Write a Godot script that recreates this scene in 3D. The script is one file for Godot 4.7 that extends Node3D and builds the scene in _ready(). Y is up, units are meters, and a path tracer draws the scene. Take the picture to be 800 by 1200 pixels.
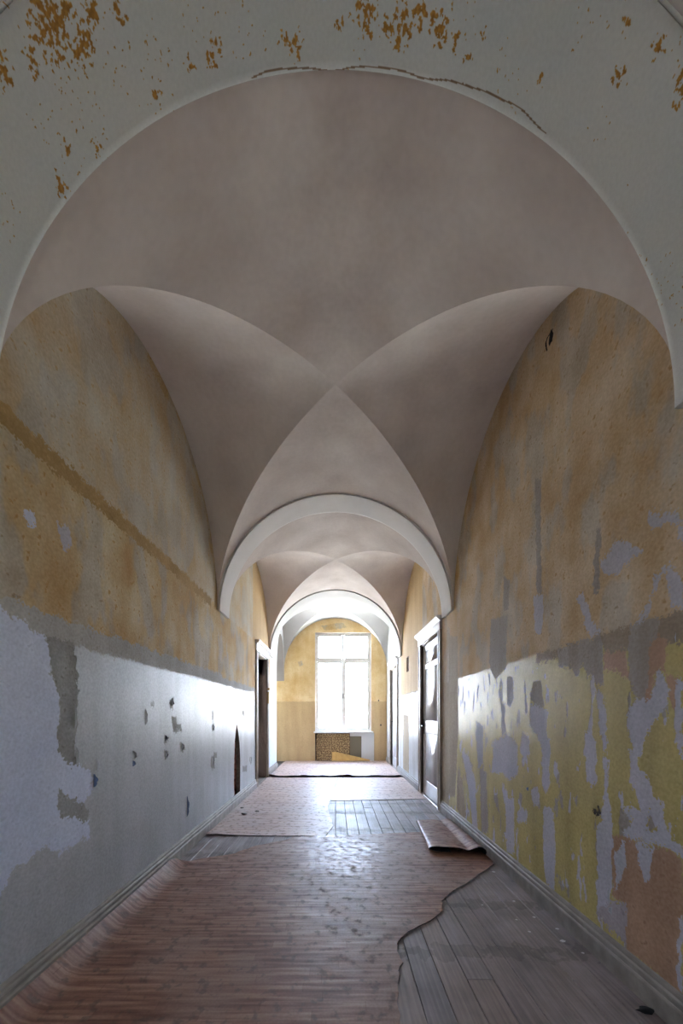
extends Node3D
# A long corridor with groin vaults in an empty old building. x runs to the right, z = -d (d = metres ahead of the camera), y is up.

const HALF := 1.42          # half the width of the corridor
const SPRING := 2.552       # height at which the arches spring
const ARCH := 1.388          # inner radius of the transverse arches
const CROWN := 1.405        # rise of the vaults
const LUNETTE := 1.50       # rise of the vault against the side walls
const BACK := -1.8          # wall behind the camera
const FAR := 10.15          # wall with the window
const TURN := 8.85          # where the left wall ends and the side passage opens
const TOP := 4.16
const PASSAGE_END := -3.4

enum { UPPER, OCHRE, BAND, STRIP, GLOSS, BLUE, UNDER, YEL, LILAC, GREYV, BROWN, BROWNG, GREYB, PINK, DARK, WHITE, TAN, OCHREUP, RUSSET }

# kind of surface: colour, second colour it is mottled with (sRGB), roughness, height, share of vertical streaks in the mottling
const LOOK := {
	UPPER: [202, 194, 176, 192, 170, 136, 0.9, 0.45, 0.28],
	OCHRE: [202, 184, 148, 184, 152, 104, 0.85, 0.45, 0.28],
	BAND: [158, 130, 82, 180, 150, 100, 0.8, 0.5, 0.1],
	STRIP: [184, 182, 178, 164, 160, 152, 0.85, 0.5, 0.3],
	GLOSS: [180, 182, 184, 168, 170, 170, 0.38, 0.62, 0.5],
	BLUE: [204, 210, 226, 192, 198, 216, 0.75, 0.5, 0.4],
	UNDER: [156, 156, 154, 138, 136, 130, 0.85, 0.4, 0.3],
	YEL: [192, 176, 114, 170, 154, 98, 0.36, 0.62, 0.6],
	LILAC: [192, 189, 198, 176, 174, 182, 0.8, 0.45, 0.4],
	GREYV: [170, 162, 154, 152, 142, 130, 0.75, 0.48, 0.6],
	BROWN: [182, 148, 120, 164, 130, 104, 0.6, 0.5, 0.6],
	BROWNG: [160, 144, 122, 176, 160, 136, 0.8, 0.45, 0.7],
	GREYB: [158, 142, 120, 142, 126, 106, 0.7, 0.5, 0.4],
	PINK: [176, 166, 168, 160, 150, 154, 0.8, 0.46, 0.5],
	DARK: [70, 64, 58, 60, 54, 46, 0.9, 0.3, 0.2],
	WHITE: [200, 201, 202, 184, 184, 180, 0.42, 0.62, 0.6],
	TAN: [200, 172, 128, 188, 160, 118, 0.8, 0.5, 0.6],
	OCHREUP: [226, 202, 154, 210, 176, 122, 0.8, 0.5, 0.3],
	RUSSET: [208, 188, 160, 188, 160, 122, 0.88, 0.45, 0.25],
}

# patches on the walls: kind, outline as d, h, d, h ... in metres
const LEFT_PATCHES := [
	[BLUE, [-2, 1.76, 1.55, 1.76, 1.79, 1.68, 1.82, 1.6, 1.83, 1.5, 1.88, 1.42, 1.87, 1.2, 1.88, 1.11, 1.9, 1.07, 1.94, 1.03, 2.05, 1.03, 2.13, 0.96, 2.14, 0.86, 2.07, 0.8, 1.98, 0.84, 1.91, 0.91, 1.88, 0.89, 1.88, 0.76, 2.11, 0.7, 2.13, 0.68, 2.13, 0.59, 2.02, 0.6, 1.9, 0.59, 1.8, 0.65, 1.69, 0.64, 1.61, 0.59, 1.55, 0.55, -2, 0.45]],  # blue
	[UNDER, [1.8, 1.68, 2, 1.7, 2.02, 1.47, 2, 1.1, 2.03, 1.02, 1.94, 1.03, 1.88, 1.11, 1.87, 1.2, 1.89, 1.37, 1.83, 1.54]],  # undercoat
	[UNDER, [1.88, 0.91, 1.91, 0.91, 1.98, 0.84, 2.07, 0.8, 2.11, 0.7, 1.88, 0.76]],  # undercoat notch
	[UNDER, [3.16, 1.29, 3.27, 1.28, 3.3, 1.15, 3.21, 1.14]],  # chip
	[UNDER, [3.28, 1.23, 3.39, 1.21, 3.39, 1.15, 3.3, 1.15]],  # chip2
	[UNDER, [3.13, 1.43, 3.21, 1.44, 3.2, 1.33, 3.15, 1.35]],  # c3
	[UNDER, [2.81, 1.4, 2.87, 1.4, 2.87, 1.35, 2.81, 1.35]],  # c4
	[UNDER, [3.04, 1.12, 3.12, 1.11, 3.12, 1.07, 3.04, 1.07]],  # c5
	[UNDER, [3.04, 1.01, 3.1, 1, 3.1, 0.93, 3.04, 0.94]],  # c6
	[UNDER, [3.35, 1.03, 3.45, 1.02, 3.45, 0.96, 3.35, 0.97]],  # c7
	[UNDER, [4.21, 1.33, 4.27, 1.33, 4.27, 1.25, 4.21, 1.25]],  # c8
	[UNDER, [4.21, 1.19, 4.3, 1.19, 4.3, 1.11, 4.21, 1.11]],  # c9
	[UNDER, [4.18, 0.82, 4.3, 0.81, 4.3, 0.66, 4.18, 0.68]],  # c10
	[UNDER, [4.27, 0.86, 4.39, 0.85, 4.39, 0.78, 4.27, 0.79]],  # c11
	[UNDER, [6.05, 0.61, 6.23, 0.59, 6.23, 0.47, 6.05, 0.5]],  # c12
	[UNDER, [5.6, 0.52, 5.87, 0.48, 5.87, 0.39, 5.6, 0.43]],  # c13
	[UNDER, [5.55, 1.36, 5.71, 1.37, 5.71, 1.29, 5.55, 1.29]],  # c14
	[BLUE, [1.66, 2.24, 1.72, 2.25, 1.73, 2.2, 1.68, 2.18]],
	[LILAC, [1.86, 2.28, 1.95, 2.3, 1.97, 2.2, 1.92, 2.16]],
]
const RIGHT_PATCHES := [
	[BROWNG, [4.7, 2.3, 4.27, 2.21, 4.24, 1.17, 4.36, 0.31, 4.7, 0.28]],  # strip by door
	[GREYV, [3.35, 2.17, 3.02, 2.12, 3.04, 1.95, 3.05, 1.69, 3.16, 1.65, 3.27, 1.61, 3.35, 1.7, 3.39, 1.79]],  # u1
	[GREYV, [3.1, 2.47, 2.99, 2.39, 3.02, 2.16, 3.1, 2.18]],  # u2
	[LILAC, [2.63, 2.14, 2.51, 2.13, 2.51, 1.9, 2.55, 1.85, 2.62, 1.89]],  # u3
	[GREYV, [2.61, 2.98, 2.54, 2.94, 2.53, 2.14, 2.59, 2.15]],  # u4
	[LILAC, [1.96, 2.11, 1.87, 2.17, 1.8, 2.16, 1.7, 2.05, 1.77, 2.03, 1.82, 2.04, 1.83, 2, 1.95, 2.04]],  # u5
	[LILAC, [1.66, 2.22, 1.5, 2.13, 1.5, 2.09, 1.6, 2.13, 1.66, 2.15]],  # u6
	[LILAC, [2.16, 2, 2.1, 2.01, 2.06, 1.9, 2.03, 1.81, 1.96, 1.76, 1.96, 1.73, 2.03, 1.74, 2.08, 1.78, 2.11, 1.87]],  # u7
	[LILAC, [1.65, 1.84, 1.64, 1.9, 1.59, 1.95, 1.55, 1.93, 1.5, 1.85, 1.5, 1.74, 1.55, 1.75, 1.57, 1.91, 1.6, 1.91, 1.63, 1.84]],  # u8
	[LILAC, [1.76, 1.73, 1.7, 1.76, 1.65, 1.83, 1.65, 1.76, 1.68, 1.73, 1.72, 1.71]],  # u9
	[GREYV, [2, 2.31, 1.96, 2.29, 1.98, 1.98, 2, 1.96, 2.02, 1.99]],  # u10
	[LILAC, [1.52, 2.08, 1.5, 2.07, 1.5, 1.99, 1.52, 2.03]],  # u11
	[GREYV, [2.36, 1.72, 1.96, 1.73, 1.95, 1.47, 1.99, 1.47, 2.01, 1.52, 2.06, 1.5, 2.1, 1.59, 2.16, 1.51, 2.22, 1.59, 2.32, 1.58]],  # d grey top
	[GREYV, [1.78, 1.73, 1.61, 1.73, 1.61, 1.66, 1.65, 1.59, 1.66, 1.44, 1.67, 1.37, 1.74, 1.38, 1.77, 1.45, 1.78, 1.62]],  # d grey2
	[BROWN, [1.95, 1.63, 1.8, 1.61, 1.77, 1.47, 1.84, 1.52, 1.94, 1.53]],  # d brown
	[BROWN, [1.65, 1.61, 1.61, 1.66, 1.57, 1.69, 1.58, 1.47, 1.59, 1.5, 1.63, 1.46, 1.66, 1.38, 1.68, 1.38]],  # d brown2
	[BROWN, [1.58, 1.47, 1.52, 1.46, 1.52, 1.35, 1.53, 1.32, 1.55, 1.33, 1.56, 1.39]],  # d brown3
	[GREYB, [1.96, 1.73, 1.78, 1.73, 1.78, 1.61, 1.94, 1.63]],  # d topbrown
	[GREYB, [1.61, 1.72, 1.5, 1.73, 1.5, 1.6, 1.57, 1.6, 1.6, 1.64]],  # d topbrown2
	[LILAC, [3.15, 1.4, 3.07, 1.39, 3.07, 1.14, 3.13, 1.12]],  # L2
	[LILAC, [3.04, 1.6, 2.94, 1.61, 2.92, 1.42, 2.98, 1.36, 3.04, 1.38]],  # L3
	[GREYV, [2.64, 1.53, 2.53, 1.53, 2.49, 1.37, 2.6, 1.34, 2.68, 1.44]],  # L4a
	[LILAC, [2.68, 1.37, 2.53, 1.36, 2.46, 1.33, 2.46, 1.12, 2.53, 1.09, 2.62, 1.17, 2.69, 1.22]],  # L4
	[LILAC, [2.8, 1.16, 2.69, 1.14, 2.68, 1.01, 2.76, 0.97, 2.83, 1.02]],  # L5
	[LILAC, [2.53, 1.14, 2.43, 1.14, 2.43, 0.83, 2.47, 0.78, 2.52, 0.8]],  # L6
	[LILAC, [2.51, 0.67, 2.39, 0.68, 2.37, 0.4, 2.38, 0.15, 2.47, 0.16, 2.51, 0.35]],  # L7
	[LILAC, [3.07, 0.59, 2.92, 0.64, 2.91, 0.2, 3.04, 0.16]],  # L8
	[LILAC, [2.87, 0.53, 2.79, 0.59, 2.71, 0.57, 2.71, 0.5, 2.87, 0.46]],  # L9
	[LILAC, [2.67, 0.75, 2.58, 0.8, 2.55, 0.69, 2.62, 0.64]],  # L10
	[LILAC, [3.72, 1.23, 3.53, 1.19, 3.53, 0.82, 3.66, 0.76]],  # L11
	[LILAC, [3.3, 1.06, 3.01, 1.14, 2.87, 1.07, 2.85, 0.85, 2.98, 0.77, 3.16, 0.8, 3.34, 0.76]],  # L11b
	[LILAC, [4.13, 0.89, 3.91, 0.86, 3.75, 0.66, 3.66, 0.15, 3.79, 0.14, 3.94, 0.54]],  # L12
	[GREYV, [3.61, 0.77, 3.45, 0.75, 3.41, 0.21, 3.57, 0.15]],  # L12b
	[BROWNG, [4.27, 0.67, 4.1, 0.56, 3.99, 0.2, 4.15, 0.09, 4.3, 0.22]],  # L13
	[LILAC, [1.6, 1.5, 1.56, 1.39, 1.58, 1.33, 1.63, 1.27, 1.68, 1.21, 1.69, 1.12, 1.74, 1.09, 1.77, 1.21, 1.79, 1.3, 1.74, 1.37, 1.66, 1.38, 1.63, 1.44]],  # B3
	[LILAC, [1.78, 1.12, 1.72, 1.13, 1.72, 1.04, 1.66, 1.01, 1.64, 0.94, 1.58, 0.91, 1.59, 0.85, 1.55, 0.77, 1.5, 0.77, 1.5, 0.72, 1.64, 0.72, 1.79, 0.7, 1.81, 0.72, 1.75, 0.79, 1.82, 0.83, 1.76, 0.86, 1.71, 0.85, 1.72, 0.91, 1.76, 0.97]],  # B4
	[YEL, [1.67, 0.85, 1.63, 0.89, 1.61, 0.81, 1.64, 0.77, 1.68, 0.8]],  # B4hole
	[LILAC, [2, 1.42, 1.98, 1.45, 1.93, 1.33, 1.92, 1.12, 1.95, 1.1, 1.97, 1.24]],  # B5
	[LILAC, [1.95, 1.08, 1.91, 1.06, 1.91, 0.91, 1.88, 0.76, 1.88, 0.59, 1.89, 0.35, 1.91, 0.27, 1.99, 0.22, 2, 0.67, 1.95, 0.74, 1.98, 0.76, 1.93, 0.88]],  # B5b
	[LILAC, [2.09, 1.19, 2.04, 1.22, 2, 1.15, 1.99, 0.94, 2.03, 0.89, 2.08, 0.92]],  # B6
	[LILAC, [1.53, 1.43, 1.5, 1.46, 1.5, 1.12, 1.52, 1.15, 1.54, 1.25]],  # B7
	[BROWN, [1.88, 0.69, 1.79, 0.7, 1.64, 0.71, 1.5, 0.71, 1.5, 0.14, 1.79, 0.15, 1.79, 0.37, 1.88, 0.36]],  # bigbrown
	[PINK, [2.01, 0.21, 1.88, 0.34, 1.79, 0.37, 1.79, 0.17, 1.88, 0.19]],  # pink
	[LILAC, [1.52, 0.47, 1.5, 0.48, 1.5, 0.17, 1.52, 0.17]],  # white strip
	[LILAC, [1.73, 0.7, 1.64, 0.71, 1.65, 0.58, 1.68, 0.52, 1.7, 0.58, 1.72, 0.61]],  # bs
	[LILAC, [1.86, 0.6, 1.8, 0.68, 1.79, 0.56, 1.86, 0.4]],  # bs2
	[DARK, [2.02, 0.77, 1.98, 0.8, 1.97, 0.77, 2, 0.74]],  # darkspot
	[YEL, [2.16, 1.51, 2.06, 1.5, 2.04, 1.43, 2.16, 1.43]],  # cut
]
# where the paint has fallen off the nearest arch: angle from the crown, d, radius
const SPOTS := [[-0.738, 1.206, 0.056], [-0.773, 1.208, 0.028], [-0.692, 1.202, 0.022], [-0.680, 1.273, 0.030], [-0.636, 1.238, 0.023], [-0.705, 1.277, 0.021], [-0.822, 1.224, 0.017], [-0.904, 1.211, 0.020], [-0.892, 1.187, 0.014], [-0.833, 1.244, 0.012], [-0.572, 1.259, 0.012], [-0.563, 1.282, 0.009], [-0.358, 1.425, 0.017], [-0.422, 1.423, 0.013], [-0.337, 1.401, 0.016], [-0.536, 1.449, 0.013], [-0.843, 1.406, 0.013], [-0.908, 1.462, 0.020], [-0.757, 1.465, 0.014], [0.079, 1.372, 0.032], [0.182, 1.392, 0.029], [0.225, 1.362, 0.025], [0.288, 1.381, 0.026], [0.267, 1.362, 0.016], [0.139, 1.397, 0.016], [0.088, 1.416, 0.013], [0.174, 1.425, 0.017], [0.012, 1.405, 0.013], [-0.117, 1.439, 0.020], [-0.147, 1.425, 0.013], [0.336, 1.398, 0.013], [0.375, 1.420, 0.010], [0.404, 1.356, 0.009], [0.793, 1.277, 0.018], [0.755, 1.199, 0.011], [0.852, 1.191, 0.014], [0.944, 1.192, 0.017], [0.967, 1.215, 0.014], [0.592, 1.386, 0.010]]

var mats := {}
var counts := {}


# ---------------------------------------------------------------- nodes
func numbered(called: String) -> String:
	var n: int = counts.get(called, 0)
	counts[called] = n + 1
	return called if n == 0 else "%s_%03d" % [called, n]

func thing(called: String, label: String, category: String, at := Vector3.ZERO, group := "") -> Node3D:
	var o := Node3D.new()
	o.name = numbered(called)
	add_child(o)
	o.position = at
	o.set_meta("label", label)
	o.set_meta("category", category)
	if group:
		o.set_meta("group", group)
	return o

func setting(called: String, label: String, category: String, at := Vector3.ZERO) -> Node3D:
	var o := thing(called, label, category, at)
	o.set_meta("kind", "structure")
	return o

func part(called: String, mesh: Mesh, mat: Material, parent: Node3D, at := Vector3.ZERO) -> MeshInstance3D:
	var o := MeshInstance3D.new()
	o.name = called
	o.mesh = mesh
	if mat:
		o.material_override = mat
	o.cast_shadow = GeometryInstance3D.SHADOW_CASTING_SETTING_ON
	parent.add_child(o, true)
	o.position = at
	return o


# ---------------------------------------------------------------- shapes
func tool() -> SurfaceTool:
	var st := SurfaceTool.new()
	st.begin(Mesh.PRIMITIVE_TRIANGLES)
	return st

func done(st: SurfaceTool, onto: ArrayMesh = null) -> ArrayMesh:
	st.generate_normals()
	return st.commit(onto)

func tri(st: SurfaceTool, p: Array, uv: Array, eye: Vector3) -> void:
	var n: Vector3 = (p[2] - p[0]).cross(p[1] - p[0])
	if n.length() < 1e-9:
		return
	var order := [0, 1, 2] if n.dot(eye - p[0]) >= 0.0 else [0, 2, 1]
	for k in order:
		st.set_uv(uv[k])
		st.add_vertex(p[k])

func quad(st: SurfaceTool, a: Vector3, b: Vector3, c: Vector3, d: Vector3, eye: Vector3, ua := Vector2(0, 0), ub := Vector2(1, 0), uc := Vector2(1, 1), ud := Vector2(0, 1)) -> void:
	tri(st, [a, b, c], [ua, ub, uc], eye)
	tri(st, [a, c, d], [ua, uc, ud], eye)

func box(st: SurfaceTool, lo: Vector3, hi: Vector3, bevel := 0.0) -> void:
	var a := lo.min(hi)
	var b := lo.max(hi)
	st.set_smooth_group(-1)
	if bevel <= 0.0:
		var bm := BoxMesh.new()
		bm.size = b - a
		st.append_from(bm, 0, Transform3D(Basis(), (a + b) / 2.0))
		return
	var e := bevel
	var prof := PackedVector2Array([Vector2(a.x + e, a.y), Vector2(b.x - e, a.y), Vector2(b.x, a.y + e), Vector2(b.x, b.y - e), Vector2(b.x - e, b.y), Vector2(a.x + e, b.y), Vector2(a.x, b.y - e), Vector2(a.x, a.y + e)])
	extrude(st, prof, Vector3(0, 0, a.z), Vector3.RIGHT, Vector3.UP, Vector3(0, 0, b.z - a.z))

# a profile (u along au, v along av) drawn out along w
func extrude(st: SurfaceTool, prof: PackedVector2Array, o: Vector3, au: Vector3, av: Vector3, w: Vector3) -> void:
	st.set_smooth_group(-1)
	var turn := 1.0 if not Geometry2D.is_polygon_clockwise(prof) else -1.0
	var area := 0.0
	for i in prof.size():
		area += prof[i].cross(prof[(i + 1) % prof.size()])
	turn = signf(area)
	for i in prof.size():
		var p := prof[i]
		var q := prof[(i + 1) % prof.size()]
		var a := o + au * p.x + av * p.y
		var b := o + au * q.x + av * q.y
		var out := (au * (q.y - p.y) - av * (q.x - p.x)) * turn
		quad(st, a, b, b + w, a + w, (a + b) / 2.0 + w / 2.0 + out.normalized() * 10.0, Vector2(p.x + p.y, 0), Vector2(q.x + q.y, 0), Vector2(q.x + q.y, w.length()), Vector2(p.x + p.y, w.length()))
	var t := Geometry2D.triangulate_polygon(prof)
	for i in range(0, t.size(), 3):
		var f := []
		var g := []
		var uv := []
		for k in 3:
			var p := prof[t[i + k]]
			f.append(o + au * p.x + av * p.y)
			g.append(o + au * p.x + av * p.y + w)
			uv.append(p)
		tri(st, f, uv, f[0] - w * 100.0)
		tri(st, g, uv, g[0] + w * 100.0)

func box_mesh(lo: Vector3, hi: Vector3, bevel := 0.0) -> ArrayMesh:
	var st := tool()
	box(st, lo, hi, bevel)
	return done(st)

# rows of points; smooth; faces turned to the eye point
func grid(st: SurfaceTool, rows: Array, uvs: Array, eye: Vector3, smooth := 0) -> void:
	st.set_smooth_group(smooth)
	for i in rows.size() - 1:
		var r: PackedVector3Array = rows[i]
		var s: PackedVector3Array = rows[i + 1]
		var ur: PackedVector2Array = uvs[i] if uvs else PackedVector2Array()
		var us: PackedVector2Array = uvs[i + 1] if uvs else PackedVector2Array()
		for k in r.size() - 1:
			if uvs:
				quad(st, r[k], r[k + 1], s[k + 1], s[k], eye, ur[k], ur[k + 1], us[k + 1], us[k])
			else:
				quad(st, r[k], r[k + 1], s[k + 1], s[k], eye)

# a sheet of given thickness over rows of points: surface 0 its top, surface 1 its underside and rim
func sheet(rows: Array, uvs: Array, thick: float) -> ArrayMesh:
	var under := []
	var n := rows.size()
	var up_sum := 0.0
	for i in n:
		var line := PackedVector3Array()
		var r: PackedVector3Array = rows[i]
		for k in r.size():
			var du: Vector3 = r[mini(k + 1, r.size() - 1)] - r[maxi(k - 1, 0)]
			var dv: Vector3 = rows[mini(i + 1, n - 1)][k] - rows[maxi(i - 1, 0)][k]
			line.append(r[k] - du.cross(dv).normalized() * thick)
			up_sum += 1.0
		under.append(line)
	var top := tool()
	var low := tool()
	top.set_smooth_group(0)
	low.set_smooth_group(0)
	for i in n - 1:
		for k in rows[i].size() - 1:
			var p := [rows[i][k], rows[i][k + 1], rows[i + 1][k + 1], rows[i + 1][k]]
			var q := [under[i][k], under[i][k + 1], under[i + 1][k + 1], under[i + 1][k]]
			var away: Vector3 = p[0] + (p[0] - q[0]) * 100.0
			quad(top, p[0], p[1], p[2], p[3], away, uvs[i][k], uvs[i][k + 1], uvs[i + 1][k + 1], uvs[i + 1][k])
			quad(low, q[0], q[1], q[2], q[3], q[0] - (p[0] - q[0]) * 100.0, uvs[i][k], uvs[i][k + 1], uvs[i + 1][k + 1], uvs[i + 1][k])
	low.set_smooth_group(-1)
	var w: int = rows[0].size() - 1
	for i in n - 1:
		for k in [0, w]:
			var inside: Vector3 = rows[i][1 if k == 0 else w - 1]
			quad(low, rows[i][k], rows[i + 1][k], under[i + 1][k], under[i][k], rows[i][k] * 2.0 - inside)
	for k in w:
		for i in [0, n - 1]:
			var inside: Vector3 = rows[1 if i == 0 else n - 2][k]
			quad(low, rows[i][k], rows[i][k + 1], under[i][k + 1], under[i][k], rows[i][k] * 2.0 - inside)
	var m := done(top)
	return done(low, m)


# ---------------------------------------------------------------- textures
func noise(w: int, h: int, ppm: float, per_metre: float, octaves: int, number: int, origin := Vector2.ZERO, stretch := 1) -> PackedByteArray:
	var n := FastNoiseLite.new()
	n.noise_type = FastNoiseLite.TYPE_SIMPLEX_SMOOTH
	n.seed = number
	n.frequency = per_metre / ppm
	n.fractal_type = FastNoiseLite.FRACTAL_FBM if octaves > 1 else FastNoiseLite.FRACTAL_NONE
	n.fractal_octaves = octaves
	n.fractal_gain = 0.55
	n.offset = Vector3(origin.x * ppm, origin.y * ppm / stretch, 0)
	var im := n.get_image(w, maxi(2, h / stretch), false, false, false)
	if stretch > 1:
		im.resize(w, h, Image.INTERPOLATE_BILINEAR)
	im.convert(Image.FORMAT_L8)
	return im.get_data()

func picture(w: int, h: int, data: PackedByteArray, mips := false) -> ImageTexture:
	return ImageTexture.create_from_image(Image.create_from_data(w, h, mips, Image.FORMAT_RGB8, data))

# fills the outline (pixels) with one kind
func fill(ids: PackedByteArray, w: int, h: int, pts: PackedVector2Array, id: int) -> void:
	var lo := h
	var hi := 0
	for p in pts:
		lo = mini(lo, int(floor(p.y)))
		hi = maxi(hi, int(ceil(p.y)))
	for y in range(maxi(lo, 0), mini(hi + 1, h)):
		var xs := []
		var fy := y + 0.5
		for i in pts.size():
			var a := pts[i]
			var b := pts[(i + 1) % pts.size()]
			if (a.y <= fy) != (b.y <= fy):
				xs.append(a.x + (fy - a.y) / (b.y - a.y) * (b.x - a.x))
		xs.sort()
		for i in range(0, xs.size() - 1, 2):
			for x in range(maxi(int(round(xs[i])), 0), mini(int(round(xs[i + 1])), w)):
				ids[y * w + x] = id

# the painted plaster of a wall between s0..s1 (metres along it), up to TOP: layers and patches with ragged edges, mottling, streaks and grain
func plaster(s0: float, s1: float, ppm: float, layers: Array, patches: Array, number: int, rag := 0.035, relief := 0.35) -> StandardMaterial3D:
	var w := int((s1 - s0) * ppm)
	var h := int(TOP * ppm)
	var ids := PackedByteArray()
	ids.resize(w * h)
	for layer in layers:       # kind, from height, to height, optional from s, to s
		var a: float = layer[3] if layer.size() > 3 else s0
		var b: float = layer[4] if layer.size() > 3 else s1
		fill(ids, w, h, PackedVector2Array([Vector2((a - s0) * ppm, (TOP - layer[2]) * ppm), Vector2((b - s0) * ppm, (TOP - layer[2]) * ppm), Vector2((b - s0) * ppm, (TOP - layer[1]) * ppm), Vector2((a - s0) * ppm, (TOP - layer[1]) * ppm)]), layer[0])
	for patch in patches:
		var pts := PackedVector2Array()
		for i in range(0, patch[1].size(), 2):
			pts.append(Vector2((patch[1][i] - s0) * ppm, (TOP - patch[1][i + 1]) * ppm))
		fill(ids, w, h, pts, patch[0])
	var at := Vector2(s0 + 20.0, 0)
	var warp_x := noise(w, h, ppm, 7.0, 4, number, at)
	var warp_y := noise(w, h, ppm, 9.0, 4, number + 1, at)
	var cloud := noise(w, h, ppm, 1.6, 4, number + 2, at)
	var streak := noise(w, h, ppm, 4.5, 4, number + 3, at, 9)
	var grain := noise(w, h, ppm, 45.0, 2, number + 4, at)
	var speck := noise(w, h, ppm, 16.0, 4, number + 5, at)
	var nick := noise(w, h, ppm, 26.0, 3, number + 6, at, 2)
	var bleach := noise(w, h, ppm, 2.4, 5, number + 7, at, 2)
	var flaked := noise(w, h, ppm, 8.0, 5, number + 8, at, 3)
	var look := PackedFloat32Array()
	for k in LOOK.size():
		for v in LOOK[k]:
			look.append(v)
	var color := PackedByteArray()
	var form := PackedByteArray()
	color.resize(w * h * 3)
	form.resize(w * h * 3)
	var far := rag * ppm * 2.0 / 255.0
	var fine_x := 0.009 * ppm / 64.0
	var fine_y := 0.015 * ppm / 64.0
	var flake_from := 172.0
	var flake_x := int((2.75 - s0) * ppm)
	var flake_y := int((TOP - 1.68) * ppm)
	for y in h:
		for x in w:
			var i := y * w + x
			var sx := clampi(int(x + (warp_x[i] - 128) * far * 0.8), 0, w - 1)
			var sy := clampi(int(y + (warp_y[i] - 128) * far), 0, h - 1)
			sx = clampi(sx + int((nick[i] - 128) * fine_x), 0, w - 1)
			sy = clampi(sy + int((grain[i] - 128) * fine_y), 0, h - 1)
			var k: int = ids[sy * w + sx]
			if k == YEL and flaked[i] > flake_from - (9.0 if sx > flake_x else 0.0) and y > flake_y:
				k = GREYV if cloud[i] > 132 else LILAC
			k *= 9
			var part_streak := look[k + 8]
			var m := (cloud[i] * (1.0 - part_streak) + streak[i] * part_streak - 128.0) / 90.0 + 0.5
			var g := (grain[i] - 128.0) * 0.09 + (speck[i] - 128.0) * 0.06
			var s := speck[i] - 176.0
			var rough := look[k + 6]
			if s > 0.0:
				m += s * 0.055 if rough > 0.5 else s * 0.015
				g -= s * 0.2
			m = clampf(m, -0.25, 1.3)
			var q := clampf((bleach[i] - 128.0) / 50.0, 0.0, 0.55) if rough > 0.84 else 0.0
			var cr := look[k] + (look[k + 3] - look[k]) * m
			var cg := look[k + 1] + (look[k + 4] - look[k + 1]) * m
			var cb := look[k + 2] + (look[k + 5] - look[k + 2]) * m
			if q > 0.0:
				var grey := (cr + cg + cb) / 3.0 + 6.0
				cr = lerpf(cr, grey, q)
				cg = lerpf(cg, grey - 3.0, q)
				cb = lerpf(cb, grey - 10.0, q)
			color[i * 3] = clampi(int(cr + g), 0, 255)
			color[i * 3 + 1] = clampi(int(cg + g), 0, 255)
			color[i * 3 + 2] = clampi(int(cb + g), 0, 255)
			form[i * 3] = clampi(int(look[k + 7] * 255.0 + (cloud[i] - 128) * 0.25 + (grain[i] - 128) * (0.12 if rough > 0.5 else 0.03) + (0.0 if rough > 0.5 else (streak[i] - 128) * 0.3)), 0, 255)
			form[i * 3 + 1] = clampi(int(rough * 255.0 + (streak[i] - 128) * 0.15), 0, 255)
	var mat := StandardMaterial3D.new()
	mat.albedo_texture = picture(w, h, color)
	var f := picture(w, h, form)
	mat.roughness = 1.0
	mat.roughness_texture = f
	mat.roughness_texture_channel = BaseMaterial3D.TEXTURE_CHANNEL_GREEN
	mat.heightmap_enabled = true
	mat.heightmap_texture = f
	mat.heightmap_scale = relief
	mat.texture_repeat = false
	mat.metallic_specular = 0.29
	return mat

func flat_mat(called: String, c: Color, rough := 0.7, spec := 0.5) -> StandardMaterial3D:
	var m := StandardMaterial3D.new()
	m.resource_name = called
	m.albedo_color = c
	m.roughness = rough
	m.metallic_specular = spec
	mats[called] = m
	return m

# a seamless mottled texture laid on in three planes of the world
func mottled(called: String, a: Color, b: Color, rough: float, per_tile: float, tile: float, number: int, relief := 0.1, fine := 0.12) -> StandardMaterial3D:
	var size := 512
	var n := FastNoiseLite.new()
	n.seed = number
	n.frequency = per_tile / size
	n.fractal_octaves = 5
	var big := n.get_seamless_image(size, size, false, false, 0.2, true).get_data()
	n.seed = number + 7
	n.frequency = 0.12
	n.fractal_octaves = 2
	var small := n.get_seamless_image(size, size, false, false, 0.1, true).get_data()
	var color := PackedByteArray()
	color.resize(size * size * 3)
	for i in size * size:
		var t := big[i] / 255.0 + (small[i] - 128) / 255.0 * fine
		color[i * 3] = clampi(int(255.0 * lerpf(a.r, b.r, t)), 0, 255)
		color[i * 3 + 1] = clampi(int(255.0 * lerpf(a.g, b.g, t)), 0, 255)
		color[i * 3 + 2] = clampi(int(255.0 * lerpf(a.b, b.b, t)), 0, 255)
	var m := StandardMaterial3D.new()
	m.resource_name = called
	m.albedo_texture = picture(size, size, color)
	m.roughness = rough
	m.uv1_triplanar = true
	m.uv1_world_triplanar = true
	m.uv1_scale = Vector3.ONE / tile
	if relief > 0.0:
		m.heightmap_enabled = true
		m.heightmap_texture = m.albedo_texture
		m.heightmap_scale = relief
	mats[called] = m
	return m

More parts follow.
